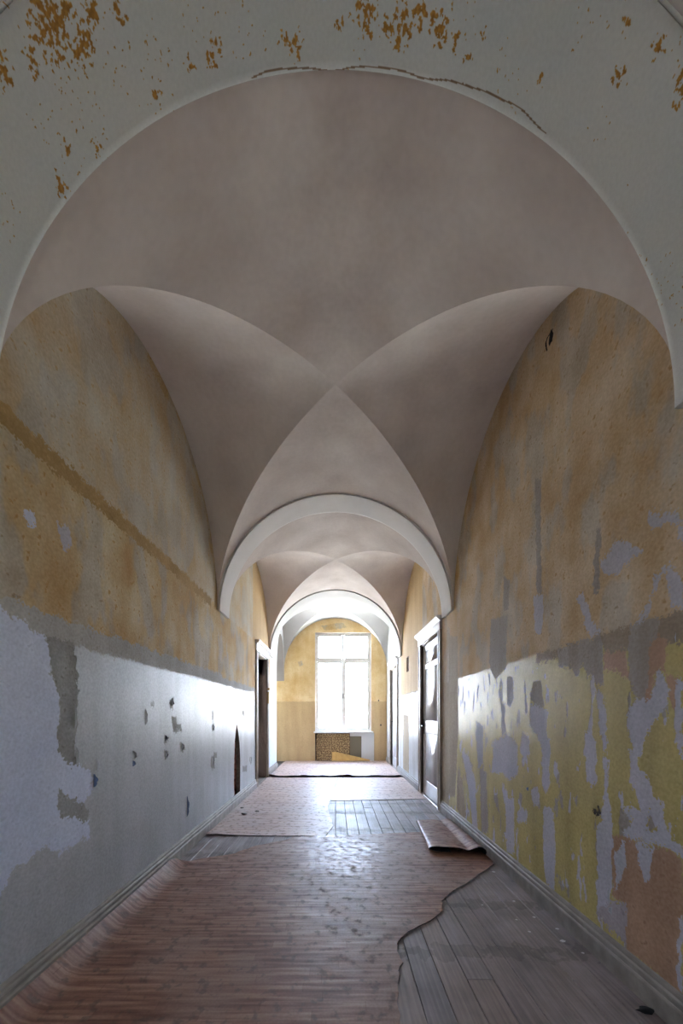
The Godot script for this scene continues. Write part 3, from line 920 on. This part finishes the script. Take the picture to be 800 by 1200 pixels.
func shell() -> void:
	# left wall
	var left_layers := [[UPPER, 2.6, TOP], [OCHRE, 1.8, 2.6], [BAND, 2.53, 2.63, BACK, 4.2], [STRIP, 1.66, 1.8], [GLOSS, 0.0, 1.675]]
	var w := setting("wall_left", "long left wall with ochre plaster above peeling grey gloss paint", "wall")
	var st := wall_face(-1, [[BACK, 1.0, 0, TOP]], BACK, 1.0)
	part("plaster_face", done(st), plaster(BACK, 1.0, 60.0, left_layers, LEFT_PATCHES, 100), w)
	st = wall_face(-1, [[1.0, 4.6, 0, TOP]], 1.0, 4.6)
	part("plaster_face", done(st), plaster(1.0, 4.6, 300.0, left_layers, [edge_stain(OCHRE, -8, 88, 0.13)] + LEFT_PATCHES, 100), w)
	# the far piece has a doorway and a hole broken down to the bricks
	var a := 4.6
	var hole_l := [[5.28, 1.16], [5.22, 1.05], [5.17, 0.9], [5.15, 0.66], [5.14, 0.37], [5.15, 0.12]]
	var hole_r := [[5.28, 1.16], [5.36, 1.04], [5.43, 0.88], [5.47, 0.63], [5.47, 0.31], [5.46, 0.12]]
	st = wall_face(-1, [[a, 5.0, 0, TOP], [5.6, 6.62, 0, TOP], [6.62, 7.57, 2.44, TOP], [7.57, TURN, 0, TOP], [5.0, 5.6, 1.16, TOP], [5.0, 5.6, 0, 0.12]], a, TURN)
	var edge_l := []
	var edge_r := []
	for p in hole_l:
		edge_l.append([5.0, p[1]])
	for p in hole_r:
		edge_r.append([5.6, p[1]])
	strip_quads(st, -HALF, edge_l, hole_l, a, TURN)
	strip_quads(st, -HALF, hole_r, edge_r, a, TURN)
	# above the passage, under the vault
	var curve := []
	var over := []
	for i in 25:
		var t := PI * i / 24.0
		curve.append([TURN + (FAR - TURN) * (0.5 - 0.5 * cos(t)), 2.22 + 1.16 * sin(t)])
		over.append([curve[i][0], TOP])
	strip_quads(st, -HALF, curve, over, a, TURN)
	var far_layers := [[UPPER, 2.6, TOP], [OCHRE, 1.74, 2.6], [STRIP, 1.66, 1.77], [GLOSS, 0.0, 1.675], [TAN, 2.2, TOP, 6.3, 7.9], [WHITE, 0.0, TOP, 7.95, TURN], [BLUE, 0.0, 1.72, 7.7, TURN]]
	part("plaster_face", done(st), plaster(a, TURN, 110.0, far_layers, LEFT_PATCHES, 100), w)
	# rim of the hole, the bricks in it
	st = tool()
	st.set_smooth_group(-1)
	for line in [hole_l, hole_r]:
		for i in line.size() - 1:
			var p := Vector3(-HALF, line[i][1], -line[i][0])
			var q := Vector3(-HALF, line[i + 1][1], -line[i + 1][0])
			quad(st, p, q, q - Vector3(0.06, 0, 0), p - Vector3(0.06, 0, 0), Vector3(-HALF, 0.6, -5.3))
	part("hole_rim", done(st), mats.mortar, w)
	st = tool()
	box(st, Vector3(-HALF - 0.10, 0, -5.0), Vector3(-1.8, 1.4, -5.6))
	part("mortar_bed", done(st), mats.mortar, w)
	var brick := box_mesh(Vector3(-0.05, 0, -0.115), Vector3(0.05, 0.063, 0.115), 0.006)
	for row in 15:
		for k in 3:
			part("brick", brick, mats.brick, w, Vector3(-HALF - 0.115 + 0.012 * sin(row * 3.7 + k * 1.9), 0.03 + row * 0.077, -5.06 - k * 0.245 - (0.12 if row % 2 else 0.0) + 0.08))
	st = tool()
	for m in [[BACK - 0.3, 5.0, 0, 4.5], [5.6, 6.62, 0, 4.5], [6.62, 7.57, 2.44, 4.5], [7.57, TURN - 0.02, 0, 4.5], [5.0, 5.6, 1.4, 4.5]]:
		box(st, Vector3(-HALF - 0.005, m[2] if m[2] > 0 else -0.3, -m[0]), Vector3(-1.8, m[3], -m[1]))
	box(st, Vector3(-HALF - 0.005, 3.5, -TURN), Vector3(-1.8, 4.5, -FAR))
	part("masonry", done(st), mats.masonry, w)
	# curled scraps of paint
	for f in [[2.01, 1.075, 0.02, 0.10, 0], [2.18, 1.0, 0.02, 0.075, 0], [2.155, 0.91, 0.045, 0.08, 1], [2.58, 1.01, 0.05, 0.06, 0], [2.57, 0.955, 0.04, 0.04, 1], [2.74, 1.28, 0.03, 0.12, 0], [3.51, 0.42, 0.05, 0.2, 1], [2.0, 1.29, 0.016, 0.14, 0], [3.18, 1.40, 0.05, 0.06, 0], [3.06, 1.10, 0.05, 0.05, 0], [3.07, 0.96, 0.04, 0.06, 0], [3.4, 1.0, 0.05, 0.06, 0], [4.24, 0.76, 0.06, 0.12, 0], [4.25, 1.15, 0.05, 0.08, 0], [6.14, 0.54, 0.09, 0.1, 0]]:
		flake(w, -1, f)

	# right wall
	var right_layers := [[RUSSET, 1.72, TOP], [YEL, 0.0, 1.72], [GREYB, 1.66, 1.725, BACK, 2.6]]
	w = setting("wall_right", "long right wall with brown plaster above peeling yellow-green and lilac paint", "wall")
	st = wall_face(1, [[BACK, 1.0, 0, TOP]], BACK, 1.0)
	part("plaster_face", done(st), plaster(BACK, 1.0, 60.0, right_layers, RIGHT_PATCHES, 200, 0.02), w)
	st = wall_face(1, [[1.0, 4.6, 0, TOP]], 1.0, 4.6)
	part("plaster_face", done(st), plaster(1.0, 4.6, 300.0, right_layers, [edge_stain(OCHRE, 30, 90, 0.15)] + RIGHT_PATCHES, 200, 0.022), w)
	for f in [[1.90, 0.36, 0.02, 0.09, 0], [1.885, 0.29, 0.03, 0.04, 0], [1.53, 1.62, 0.008, 0.04, 0], [2.7, 0.75, 0.03, 0.03, 1]]:
		flake(w, 1, f)
	st = wall_face(1, [[4.6, 5.02, 0, TOP], [5.02, 6.07, 2.44, TOP], [6.07, 7.12, 0, TOP], [7.12, 7.34, 0, 2.14], [7.12, 7.34, 2.43, TOP], [7.34, 8.42, 0, TOP], [8.42, 9.42, 2.44, TOP], [9.42, FAR, 0, TOP]], 4.6, FAR)
	part("plaster_face", done(st), plaster(4.6, FAR, 110.0, [[RUSSET, 1.72, TOP], [BROWNG, 0.0, 1.72], [TAN, 1.72, TOP, 6.0, 8.0], [WHITE, 0.0, 1.70, 6.1, 7.95], [BROWNG, 0.1, 1.3, 7.1, 7.7], [WHITE, 0.0, TOP, 8.0, FAR]], [], 200, 0.03), w)
	st = tool()
	for m in [[7.12, 7.34, 2.14, 2.43]]:
		box(st, Vector3(HALF + 0.07, m[2] - 0.01, -m[0]), Vector3(HALF + 0.08, m[3] + 0.01, -m[1]))
		box(st, Vector3(HALF, m[2] - 0.01, -m[0]), Vector3(HALF + 0.08, m[2], -m[1]))
		box(st, Vector3(HALF, m[3], -m[0]), Vector3(HALF + 0.08, m[3] + 0.01, -m[1]))
		box(st, Vector3(HALF, m[2], -m[0] + 0.01), Vector3(HALF + 0.08, m[3], -m[0]))
		box(st, Vector3(HALF, m[2], -m[1]), Vector3(HALF + 0.08, m[3], -m[1] - 0.01))
	part("junction_recess", done(st), mats.lining, w)
	st = tool()
	for m in [[BACK - 0.3, 5.02, 0, 4.5], [5.02, 6.07, 2.44, 4.5], [6.07, 7.1, 0, 4.5], [7.1, 7.36, 0, 2.1], [7.1, 7.36, 2.46, 4.5], [7.36, 8.42, 0, 4.5], [8.42, 9.42, 2.44, 4.5], [9.42, FAR, 0, 4.5]]:
		box(st, Vector3(HALF + 0.005, m[2] if m[2] > 0 else -0.3, -m[0]), Vector3(1.8, m[3], -m[1]))
	box(st, Vector3(HALF + 0.12, 2.0, -7.0), Vector3(1.8, 2.5, -7.5))
	part("masonry", done(st), mats.masonry, w)

	# the end wall, which runs on into the passage on the left
	w = setting("wall_end", "far end wall, ochre plaster above a tan painted dado, around the tall window", "wall")
	var x0 := -0.566
	var x1 := 0.99
	var sill := 0.828
	var head := 3.566
	st = tool()
	st.set_smooth_group(-1)
	for p in [[PASSAGE_END, x0, 0, TOP], [x1, 1.5, sill - 0.05, TOP], [x0, x1, head, TOP], [1.07, 1.5, 0, sill - 0.05]]:
		quad(st, Vector3(p[0], p[2], -FAR), Vector3(p[1], p[2], -FAR), Vector3(p[1], p[3], -FAR), Vector3(p[0], p[3], -FAR), Vector3(p[0], 0, 0), uv_of(p[0], p[2], -2, 1.5), uv_of(p[1], p[2], -2, 1.5), uv_of(p[1], p[3], -2, 1.5), uv_of(p[0], p[3], -2, 1.5))
	part("plaster_face", done(st), plaster(-2.0, 1.5, 110.0, [[OCHREUP, 1.64, TOP], [TAN, 0.0, 1.66]], [[RUSSET, [-1.05, 2.75, -0.95, 2.8, -0.9, 2.68, -1.0, 2.62]], [OCHRE, [-0.4, 3.75, 0.2, 3.85, 0.3, 3.7, -0.3, 3.62]]], 300, 0.02), w)
	st = tool()
	for p in [[PASSAGE_END - 0.3, x0 - 0.03, 0, 4.5], [x1 + 0.03, 1.8, sill, 4.5], [x0 - 0.03, x1 + 0.03, head + 0.03, 4.5], [1.07, 1.8, 0, sill]]:
		box(st, Vector3(p[0], p[2] if p[2] > 0 else -0.3, -FAR - 0.005), Vector3(p[1], p[3], -FAR - 0.34))
	box(st, Vector3(x0 - 0.03, -0.3, -FAR - 0.16), Vector3(1.08, sill - 0.045, -FAR - 0.34))
	part("masonry", done(st), mats.masonry, w)
	# niche under the window: bare rubble, a grey patch, smooth white plaster
	st = tool()
	box(st, Vector3(-0.56, -0.3, -FAR - 0.05), Vector3(0.40, sill - 0.045, -FAR - 0.16))
	part("rubble_bed", done(st), mats.rubble_bed, w)
	st = tool()
	st.set_smooth_group(0)
	var rng := RandomNumberGenerator.new()
	rng.seed = 8
	var ball := SphereMesh.new()
	ball.radial_segments = 6
	ball.rings = 3
	ball.radius = 0.5
	ball.height = 1.0
	for i in 26:
		for k in 20:
			var s := Vector3(rng.randf_range(0.022, 0.04), rng.randf_range(0.02, 0.034), 0.04)
			st.append_from(ball, 0, Transform3D(Basis.from_euler(Vector3(0, 0, rng.randf() * 3.0)) * Basis.from_scale(s), Vector3(-0.515 + i * 0.0355 + rng.randf_range(-0.01, 0.01), 0.03 + k * 0.037 + rng.randf_range(-0.008, 0.008), -FAR - 0.052)))
	var pebbles := part("rubble", st.commit(), mats.gravel, w)
	pebbles.set_meta("kind", "stuff")
	st = tool()
	box(st, Vector3(0.40, -0.3, -FAR - 0.05), Vector3(0.72, sill - 0.14, -FAR - 0.16), 0.004)
	part("grey_patch", done(st), flat_mat("grey_patch", Color(0.46, 0.42, 0.34), 0.9), w)
	st = tool()
	box(st, Vector3(0.72, -0.3, -FAR - 0.035), Vector3(1.08, sill - 0.045, -FAR - 0.16), 0.004)
	box(st, Vector3(0.40, sill - 0.14, -FAR - 0.035), Vector3(0.72, sill - 0.045, -FAR - 0.16), 0.004)
	part("smooth_plaster", done(st), flat_mat("smooth_plaster", Color(0.84, 0.83, 0.81), 0.8), w)
	st = tool()
	st.set_smooth_group(-1)
	for x in [-0.56, 1.07]:
		quad(st, Vector3(x, 0, -FAR), Vector3(x, 0, -FAR - 0.16), Vector3(x, sill - 0.045, -FAR - 0.16), Vector3(x, sill - 0.045, -FAR), Vector3(0.2, 0.3, -FAR))
	part("niche_side", done(st), mats.reveal, w)
	for p in [[1.19, 1.66, 0.03], [1.25, 0.98, 0.035]]:
		part("nail_hook", box_mesh(Vector3(p[0] - p[2] / 2, p[1], -FAR - 0.002), Vector3(p[0] + p[2] / 2, p[1] + p[2] * 1.3, -FAR + 0.02), 0.004), mats.iron, w)

	# behind the camera
	w = setting("wall_back", "plain plastered wall behind the viewer with a window", "wall")
	st = tool()
	for p in [[-1.8, -0.35, 0, 4.5], [0.35, 1.8, 0, 4.5], [-0.35, 0.35, 0, 1.2], [-0.35, 0.35, 2.35, 4.5]]:
		box(st, Vector3(p[0], p[2] if p[2] > 0 else -0.3, -BACK), Vector3(p[1], p[3], -BACK + 0.34))
	part("plaster_face", done(st), mats.passage, w)

	# side passage on the left of the last bay
	w = setting("wall_passage", "pale plaster walls of the side passage behind the left corner", "wall")
	st = tool()
	box(st, Vector3(PASSAGE_END, 0, -TURN), Vector3(-HALF - 0.38, 4.5, -TURN + 0.3))
	box(st, Vector3(-HALF - 0.38, 0, -TURN), Vector3(-HALF, 2.4, -TURN + 0.018))
	for p in [[TURN - 0.3, TURN + 0.2, 0, 4.5], [FAR - 0.2, FAR + 0.34, 0, 4.5], [TURN + 0.2, FAR - 0.2, 0, 0.6], [TURN + 0.2, FAR - 0.2, 2.6, 4.5]]:
		box(st, Vector3(PASSAGE_END, p[2] if p[2] > 0 else -0.3, -p[0]), Vector3(PASSAGE_END - 0.34, p[3], -p[1]))
	part("plaster_face", done(st), mats.passage, w)


func ceiling() -> void:
	var c := setting("ceiling", "row of plastered groin vaults between round transverse arches", "ceiling")
	vault(c, BACK, 1.14, HALF, CROWN, LUNETTE, mats.vault)
	vault(c, 1.505, 4.41, HALF, CROWN, LUNETTE, mats.vault)
	vault(c, 4.80, 7.82, HALF, CROWN, LUNETTE, mats.vault)
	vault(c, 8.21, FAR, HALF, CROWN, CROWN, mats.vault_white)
	arch(c, 1.14, 1.505, arch_paint(1.14, 1.505))
	arch(c, 4.41, 4.80, mats.arch)
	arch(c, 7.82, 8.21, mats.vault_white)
	# barrel vault of the passage
	var rows := []
	for i in 33:
		var t := PI * i / 32.0
		var line := PackedVector3Array()
		for k in 9:
			line.append(Vector3(lerpf(-HALF, PASSAGE_END, k / 8.0), 2.22 + 1.16 * sin(t), -(TURN + (FAR - TURN) * (0.5 - 0.5 * cos(t)))))
		rows.append(line)
	var st := tool()
	grid(st, rows, [], Vector3(-3, 2, -(TURN + FAR) / 2.0))
	part("passage_vault", done(st), mats.passage_grey, c)
	st = tool()
	box(st, Vector3(-1.8, 4.3, -BACK + 0.34), Vector3(1.8, 4.5, -FAR - 0.34))
	box(st, Vector3(PASSAGE_END - 0.34, 4.3, -TURN + 0.3), Vector3(-1.8, 4.5, -FAR - 0.34))
	part("roof_slab", done(st), mats.masonry, c)


func floor_and_boards() -> void:
	var f := setting("floor", "old bare wooden floorboards running along the corridor", "floor")
	var st := tool()
	box(st, Vector3(-1.8, -0.3, -BACK + 0.34), Vector3(1.8, -0.03, -FAR - 0.34))
	box(st, Vector3(PASSAGE_END - 0.34, -0.3, -TURN + 0.3), Vector3(-1.8, -0.03, -FAR - 0.34))
	box(st, Vector3(PASSAGE_END - 0.34, -0.03, -TURN + 0.3), Vector3(-HALF, 0.0, -FAR))
	part("subfloor", done(st), mats.sill_wood, f)
	var maps := board_maps()
	var looks := []
	for t in [Color(1, 1, 1), Color(0.96, 0.96, 0.97), Color(1.0, 0.97, 0.94), Color(0.92, 0.92, 0.93), Color(0.98, 0.97, 0.97)]:
		var m := StandardMaterial3D.new()
		m.albedo_texture = maps[0]
		m.albedo_color = t
		m.roughness = 1.0
		m.roughness_texture = maps[1]
		m.roughness_texture_channel = BaseMaterial3D.TEXTURE_CHANNEL_GREEN
		m.heightmap_enabled = true
		m.heightmap_texture = maps[1]
		m.heightmap_scale = 0.12
		m.uv1_triplanar = true
		m.uv1_world_triplanar = true
		m.uv1_scale = Vector3.ONE / 2.84
		looks.append(m)
	var rng := RandomNumberGenerator.new()
	rng.seed = 21
	var wide := 2.0 * HALF / 22.0
	var meshes := {}
	for k in 22:
		var d := BACK
		while d < FAR - 0.01:
			var long := snappedf(rng.randf_range(1.8, 3.6), 0.3)
			if FAR - d - long < 0.9:
				long = FAR - d
			if not meshes.has(long):
				var s := tool()
				var e := 0.003
				var h := wide / 2.0 - 0.0012
				extrude(s, PackedVector2Array([Vector2(-h, -0.028), Vector2(h, -0.028), Vector2(h, -e), Vector2(h - e, 0), Vector2(-h + e, 0), Vector2(-h, -e)]), Vector3(0, 0, -0.0015), Vector3.RIGHT, Vector3.UP, Vector3(0, 0, -long + 0.003))
				meshes[long] = done(s)
			part("plank", meshes[long], looks[rng.randi() % 5], f, Vector3(-HALF + wide * (k + 0.5), -rng.randf() * 0.0025, -d))
			d += long
	baseboard("baseboard_left", -1, [[BACK, 6.49], [7.70, TURN]], mats.base_paint)
	baseboard("baseboard_right", 1, [[BACK, 4.89], [6.20, 8.29], [9.55, FAR]], mats.base_paint)


func openings() -> void:
	window("window_1", "tall white casement window with transom at the far end, bright sky outside", 1.556, 2.738, Vector3(0.212, 0.828, -FAR), 0.0, 1.98)
	window("window_2", "white casement window in the wall behind the viewer", 0.7, 1.15, Vector3(0, 1.2, -BACK), PI, 0.8)
	window("window_3", "white casement window at the end of the side passage", 0.9, 2.0, Vector3(PASSAGE_END, 0.6, -(TURN + FAR) / 2.0), PI / 2.0, 1.5)
	var d := doorway("door_1", "deep brown-lined doorway with white cornice in the left wall", -1, 6.62, 7.57, 0.36)
	var st := tool()
	box(st, Vector3(0.004, 1.52, -0.475), Vector3(0.045, 1.76, -0.50), 0.003)
	box(st, Vector3(0.004, 1.80, -0.475), Vector3(0.06, 1.84, -0.52), 0.003)
	part("strike_plate", done(st), mats.brass, d)
	doorway("door_2", "glossy white panelled door in brown frame, nearest in the right wall", 1, 5.02, 6.07, 0.03)
	doorway("door_3", "white panelled door in the right wall close to the far window", 1, 8.42, 9.42, 0.04)


func floor_rows(d0: float, d1: float, step: float, cols: int, left: Callable, right: Callable, height: Callable, shift: Callable) -> Array:
	var rows := []
	var uvs := []
	var n := int(ceil((d1 - d0) / step))
	for i in n + 1:
		var d := lerpf(d0, d1, float(i) / n)
		var a: float = left.call(d)
		var b: float = right.call(d)
		var line := PackedVector3Array()
		var uv := PackedVector2Array()
		for k in cols + 1:
			var x := lerpf(a, b, float(k) / cols)
			var dd: float = d + shift.call(x, d)
			line.append(Vector3(x, height.call(x, dd), -dd))
			uv.append(Vector2((x + 1.45) / 2.9, (dd + 0.3) / 4.35))
		rows.append(line)
		uvs.append(uv)
	return [rows, uvs]

func along(points: Array, t: float) -> float:
	if t <= points[0][1]:
		return points[0][0]
	for i in points.size() - 1:
		if t < points[i + 1][1]:
			return lerpf(points[i][0], points[i + 1][0], (t - points[i][1]) / (points[i + 1][1] - points[i][1]))
	return points[-1][0]

func floor_coverings() -> void:
	var maps := vinyl(1015, 1522, 350.0, Color(0.53, 0.375, 0.295), Color(0.585, 0.49, 0.44))
	var pale := vinyl(580, 870, 200.0, Color(0.73, 0.63, 0.58), Color(0.74, 0.68, 0.655), 0.6)
	var brown := vinyl_mat(maps, Color(1, 1, 1))
	var pink := vinyl_mat(pale, Color.WHITE)
	var none := func(_x: float, _d: float) -> float: return 0.0
	var jag := FastNoiseLite.new()
	jag.seed = 3
	jag.frequency = 9.0
	jag.fractal_octaves = 3
	var wave := FastNoiseLite.new()
	wave.seed = 4
	wave.frequency = 1.1
	var lie := func(x: float, d: float) -> float: return 0.007 + 0.003 * wave.get_noise_2d(x, d)

	# foreground sheet
	var torn := [[0.27, 1.0], [0.272, 1.54], [0.287, 1.689], [0.338, 1.911], [0.354, 2.086], [0.432, 2.184], [0.607, 2.31], [0.70, 2.42], [0.774, 2.6], [1.023, 2.838], [1.38, 3.18], [1.385, 3.3]]
	var upper := [[-1.386, 3.05], [-1.369, 3.132], [-1.208, 3.288], [-0.961, 3.388], [-0.797, 3.606], [-0.518, 3.777], [-0.46, 3.83]]
	var cove := func(x: float, d: float) -> float:
		var t := clampf((-1.27 - x) / 0.115, 0.0, 1.0)
		return lie.call(x, d) + 0.07 * t * t + 0.02 * smoothstep(3.0, 3.15, d) * t
	var r := floor_rows(BACK + 0.02, 3.86, 0.03, 30, func(d: float) -> float: return along(upper, d) + (0.02 * jag.get_noise_1d(d + 9.0) if d > 3.1 else 0.0), func(d: float) -> float: return along(torn, d) + (0.022 * jag.get_noise_1d(d) if d < 3.2 else 0.0), cove, func(x: float, d: float) -> float: return 0.12 * (x + 0.5) * smoothstep(3.3, 3.8, d) if x > -0.5 else 0.0)
	laid("linoleum_sheet", "large scuffed brown wood-print linoleum sheet in the foreground, torn along its right side", sheet(r[0], r[1], 0.003), brown, mats.backing)

	# sheet along the left wall
	r = floor_rows(3.93, 7.5, 0.06, 16, func(_d: float) -> float: return -1.386, func(d: float) -> float: return along([[-0.14, 3.83], [-0.025, 4.235], [-0.112, 5.082], [-0.015, 6.576], [0.04, 7.5]], d) + 0.012 * jag.get_noise_1d(d + 30.0), func(x: float, d: float) -> float: return lie.call(x, d) + 0.012 * smoothstep(4.2, 3.9, d) * smoothstep(-0.9, -1.3, x), func(x: float, d: float) -> float: return -0.04 * (x + 1.4) / 1.3 * smoothstep(4.2, 3.9, d))
	laid("linoleum_sheet", "pinkish linoleum sheet with a straight cut front edge beside the left wall", sheet(r[0], r[1], 0.003), pink, mats.backing)

	# sheet before the near right door
	r = floor_rows(5.5, 7.5, 0.06, 14, func(d: float) -> float: return along([[-0.085, 5.4], [0.0, 6.576], [0.058, 7.5]], d) + 0.012 * jag.get_noise_1d(d + 50.0), func(_d: float) -> float: return 1.386, lie, func(x: float, d: float) -> float: return 0.08 * x * smoothstep(5.9, 5.5, d))
	laid("linoleum_sheet", "pinkish linoleum sheet right of the middle seam, in front of the panelled door", sheet(r[0], r[1], 0.003), pink, mats.backing)

	# last sheet, its near edge curled up
	r = floor_rows(7.56, FAR - 0.01, 0.035, 60, func(d: float) -> float: return -1.386, func(_d: float) -> float: return 1.386, func(x: float, d: float) -> float: return lie.call(x, d) + (0.03 + 0.03 * jag.get_noise_2d(x * 0.25, 3.0)) * smoothstep(7.75, 7.58, d) + 0.006, func(x: float, d: float) -> float: return 0.09 * jag.get_noise_2d(x * 0.2, 7.0) * smoothstep(8.0, 7.6, d))
	laid("linoleum_sheet", "pale linoleum sheet under the far window with a curled reddish front edge", sheet(r[0], r[1], 0.004), pink, mats.felt)

	# flap folded over against the right baseboard
	var path := [Vector2(1.372, 0.010), Vector2(1.384, 0.030), Vector2(1.378, 0.058), Vector2(1.352, 0.078), Vector2(1.315, 0.080), Vector2(1.275, 0.066), Vector2(1.24, 0.046), Vector2(1.215, 0.044), Vector2(1.18, 0.056), Vector2(1.13, 0.064), Vector2(1.06, 0.062), Vector2(1.0, 0.058), Vector2(0.95, 0.058), Vector2(0.91, 0.056), Vector2(0.888, 0.048), Vector2(0.878, 0.034), Vector2(0.886, 0.020), Vector2(0.91, 0.015), Vector2(0.98, 0.014), Vector2(1.08, 0.014)]
	path.reverse()
	var rows := []
	var uvs := []
	for i in 31:
		var t := i / 30.0
		var line := PackedVector3Array()
		var uv := PackedVector2Array()
		var run := 0.0
		for k in path.size():
			var p: Vector2 = path[k]
			if k > 0:
				run += p.distance_to(path[k - 1])
			var low := lerpf(1.0, 0.55, t)
			var d := lerpf(3.36, 4.40, t) + 0.10 * (1.384 - p.x) / 0.5 * (1.0 - t)
			line.append(Vector3(p.x + 0.09 * t * clampf((1.384 - p.x) / 0.5, 0, 1), 0.008 + (p.y - 0.008) * (low if p.y > 0.016 else 1.0), -d))
			uv.append(Vector2(0.3 + run / 2.9, (d + 0.3) / 4.35))
		rows.append(line)
		uvs.append(uv)
	laid("linoleum_flap", "strip of brown linoleum folded over itself, lying against the right baseboard", sheet(rows, uvs, 0.0035), brown, mats.backing)

func laid(called: String, label: String, m: ArrayMesh, top: Material, under: Material) -> void:
	m.surface_set_material(0, top)
	m.surface_set_material(1, under)
	single(called, label, "linoleum", m, null, Vector3.ZERO)


func lump(size: Vector3, number: int, flat := false) -> ArrayMesh:
	var rng := RandomNumberGenerator.new()
	rng.seed = number
	var rows := []
	for i in 6:
		var t := PI * i / 5.0
		var line := PackedVector3Array()
		var first := Vector3.ZERO
		for k in 10:
			var a := TAU * k / 9.0
			var q := 1.0 + 0.35 * sin(k * 2.3 + number) * sin(i * 1.9 + number * 0.7) + rng.randf_range(-0.12, 0.12)
			var v := Vector3(sin(t) * cos(a) * q, cos(t) * (0.8 if flat else q * 0.8), sin(t) * sin(a) * q) * size * 0.5
			if k == 0:
				first = v
			line.append(first if k == 9 else v)
		rows.append(line)
	for i in [0, 5]:
		for k in 10:
			rows[i][k] = rows[i][0]
	var st := tool()
	st.set_smooth_group(-1 if flat else 0)
	for i in 5:
		for k in 9:
			var a: Vector3 = rows[i][k]
			quad(st, a, rows[i][k + 1], rows[i + 1][k + 1], rows[i + 1][k], ((a + rows[i + 1][k + 1]) / 2.0) * 3.0)
	return done(st)

func single(called: String, label: String, category: String, mesh: Mesh, mat: Material, at: Vector3, group := "") -> MeshInstance3D:
	var o := part(numbered(called), mesh, mat, self, at)
	o.set_meta("label", label)
	o.set_meta("category", category)
	if group:
		o.set_meta("group", group)
	return o

func small_things() -> void:
	# board leaning under the window
	var st := tool()
	extrude(st, PackedVector2Array([Vector2(-0.52, 0.0), Vector2(0.52, 0.0), Vector2(0.52, 0.03), Vector2(-0.40, 0.245), Vector2(-0.52, 0.25)]), Vector3(0, 0, 0.012), Vector3.RIGHT, Vector3.UP, Vector3(0, 0, -0.024))
	var b := single("wooden_board", "yellow tapered wooden board leaning below the far window", "board", done(st), mats.new_wood, Vector3(0.42, 0.024, -FAR + 0.10))
	b.rotation.x = -0.3
	single("rubble_lump", "black lump of dirt on the bare boards in the lower right corner", "debris", lump(Vector3(0.07, 0.03, 0.035), 3), mats.soot, Vector3(1.355, 0.010, -1.60))
	var spots := [[1.30, 2.10, 0.022], [1.27, 2.349, 0.014], [1.345, 1.996, 0.012], [1.144, 2.32, 0.012], [1.30, 3.02, 0.02], [1.157, 2.192, 0.012], [1.24, 2.55, 0.013], [1.34, 2.22, 0.016], [1.0, 2.5, 0.01]]
	for i in spots.size():
		var s = spots[i]
		single("paint_chip", "small pale paint chip on the bare boards near the right baseboard", "paint chip", lump(Vector3(s[2] * 1.4, s[2] * 0.35, s[2]), 20 + i, true), mats.chip, Vector3(s[0], s[2] * 0.14, -s[1]), "pale paint chips on the bare boards")
	var dark := [[-1.18, 4.737, 0.07], [-1.04, 4.861, 0.06], [-1.28, 5.036, 0.05]]
	for i in dark.size():
		var s = dark[i]
		single("plaster_crumb", "dark crumb of plaster on the pinkish linoleum by the left wall", "debris", lump(Vector3(s[2], s[2] * 0.3, s[2] * 0.7), 40 + i), mats.sill_wood, Vector3(s[0], 0.012 + s[2] * 0.1, -s[1]), "dark crumbs near the left wall")
	# broken hole with wires high on the right wall
	var h := thing("wire_outlet", "black broken hole with wire ends high on the right wall", "outlet", Vector3(HALF, 3.78, -2.42))
	part("charred_rim", lump(Vector3(0.012, 0.11, 0.05), 61), mats.soot, h)
	for k in 3:
		var rows := []
		for i in 9:
			var t := i / 8.0
			var c := Vector3(-0.004 - 0.03 * sin(t * 2.6), 0.03 - 0.1 * t, 0.012 * (k - 1) + 0.02 * sin(t * 3.0 + k))
			var line := PackedVector3Array()
			for q in 7:
				line.append(c + Vector3(cos(q * TAU / 6.0), 0, sin(q * TAU / 6.0)) * 0.0022)
			rows.append(line)
		st = tool()
		for i in 8:
			for q in 6:
				quad(st, rows[i][q], rows[i][q + 1], rows[i + 1][q + 1], rows[i + 1][q], rows[i][q] * 2.0 - (rows[i][0] + rows[i][3]) / 2.0)
		part("wire", done(st), mats.soot, h)
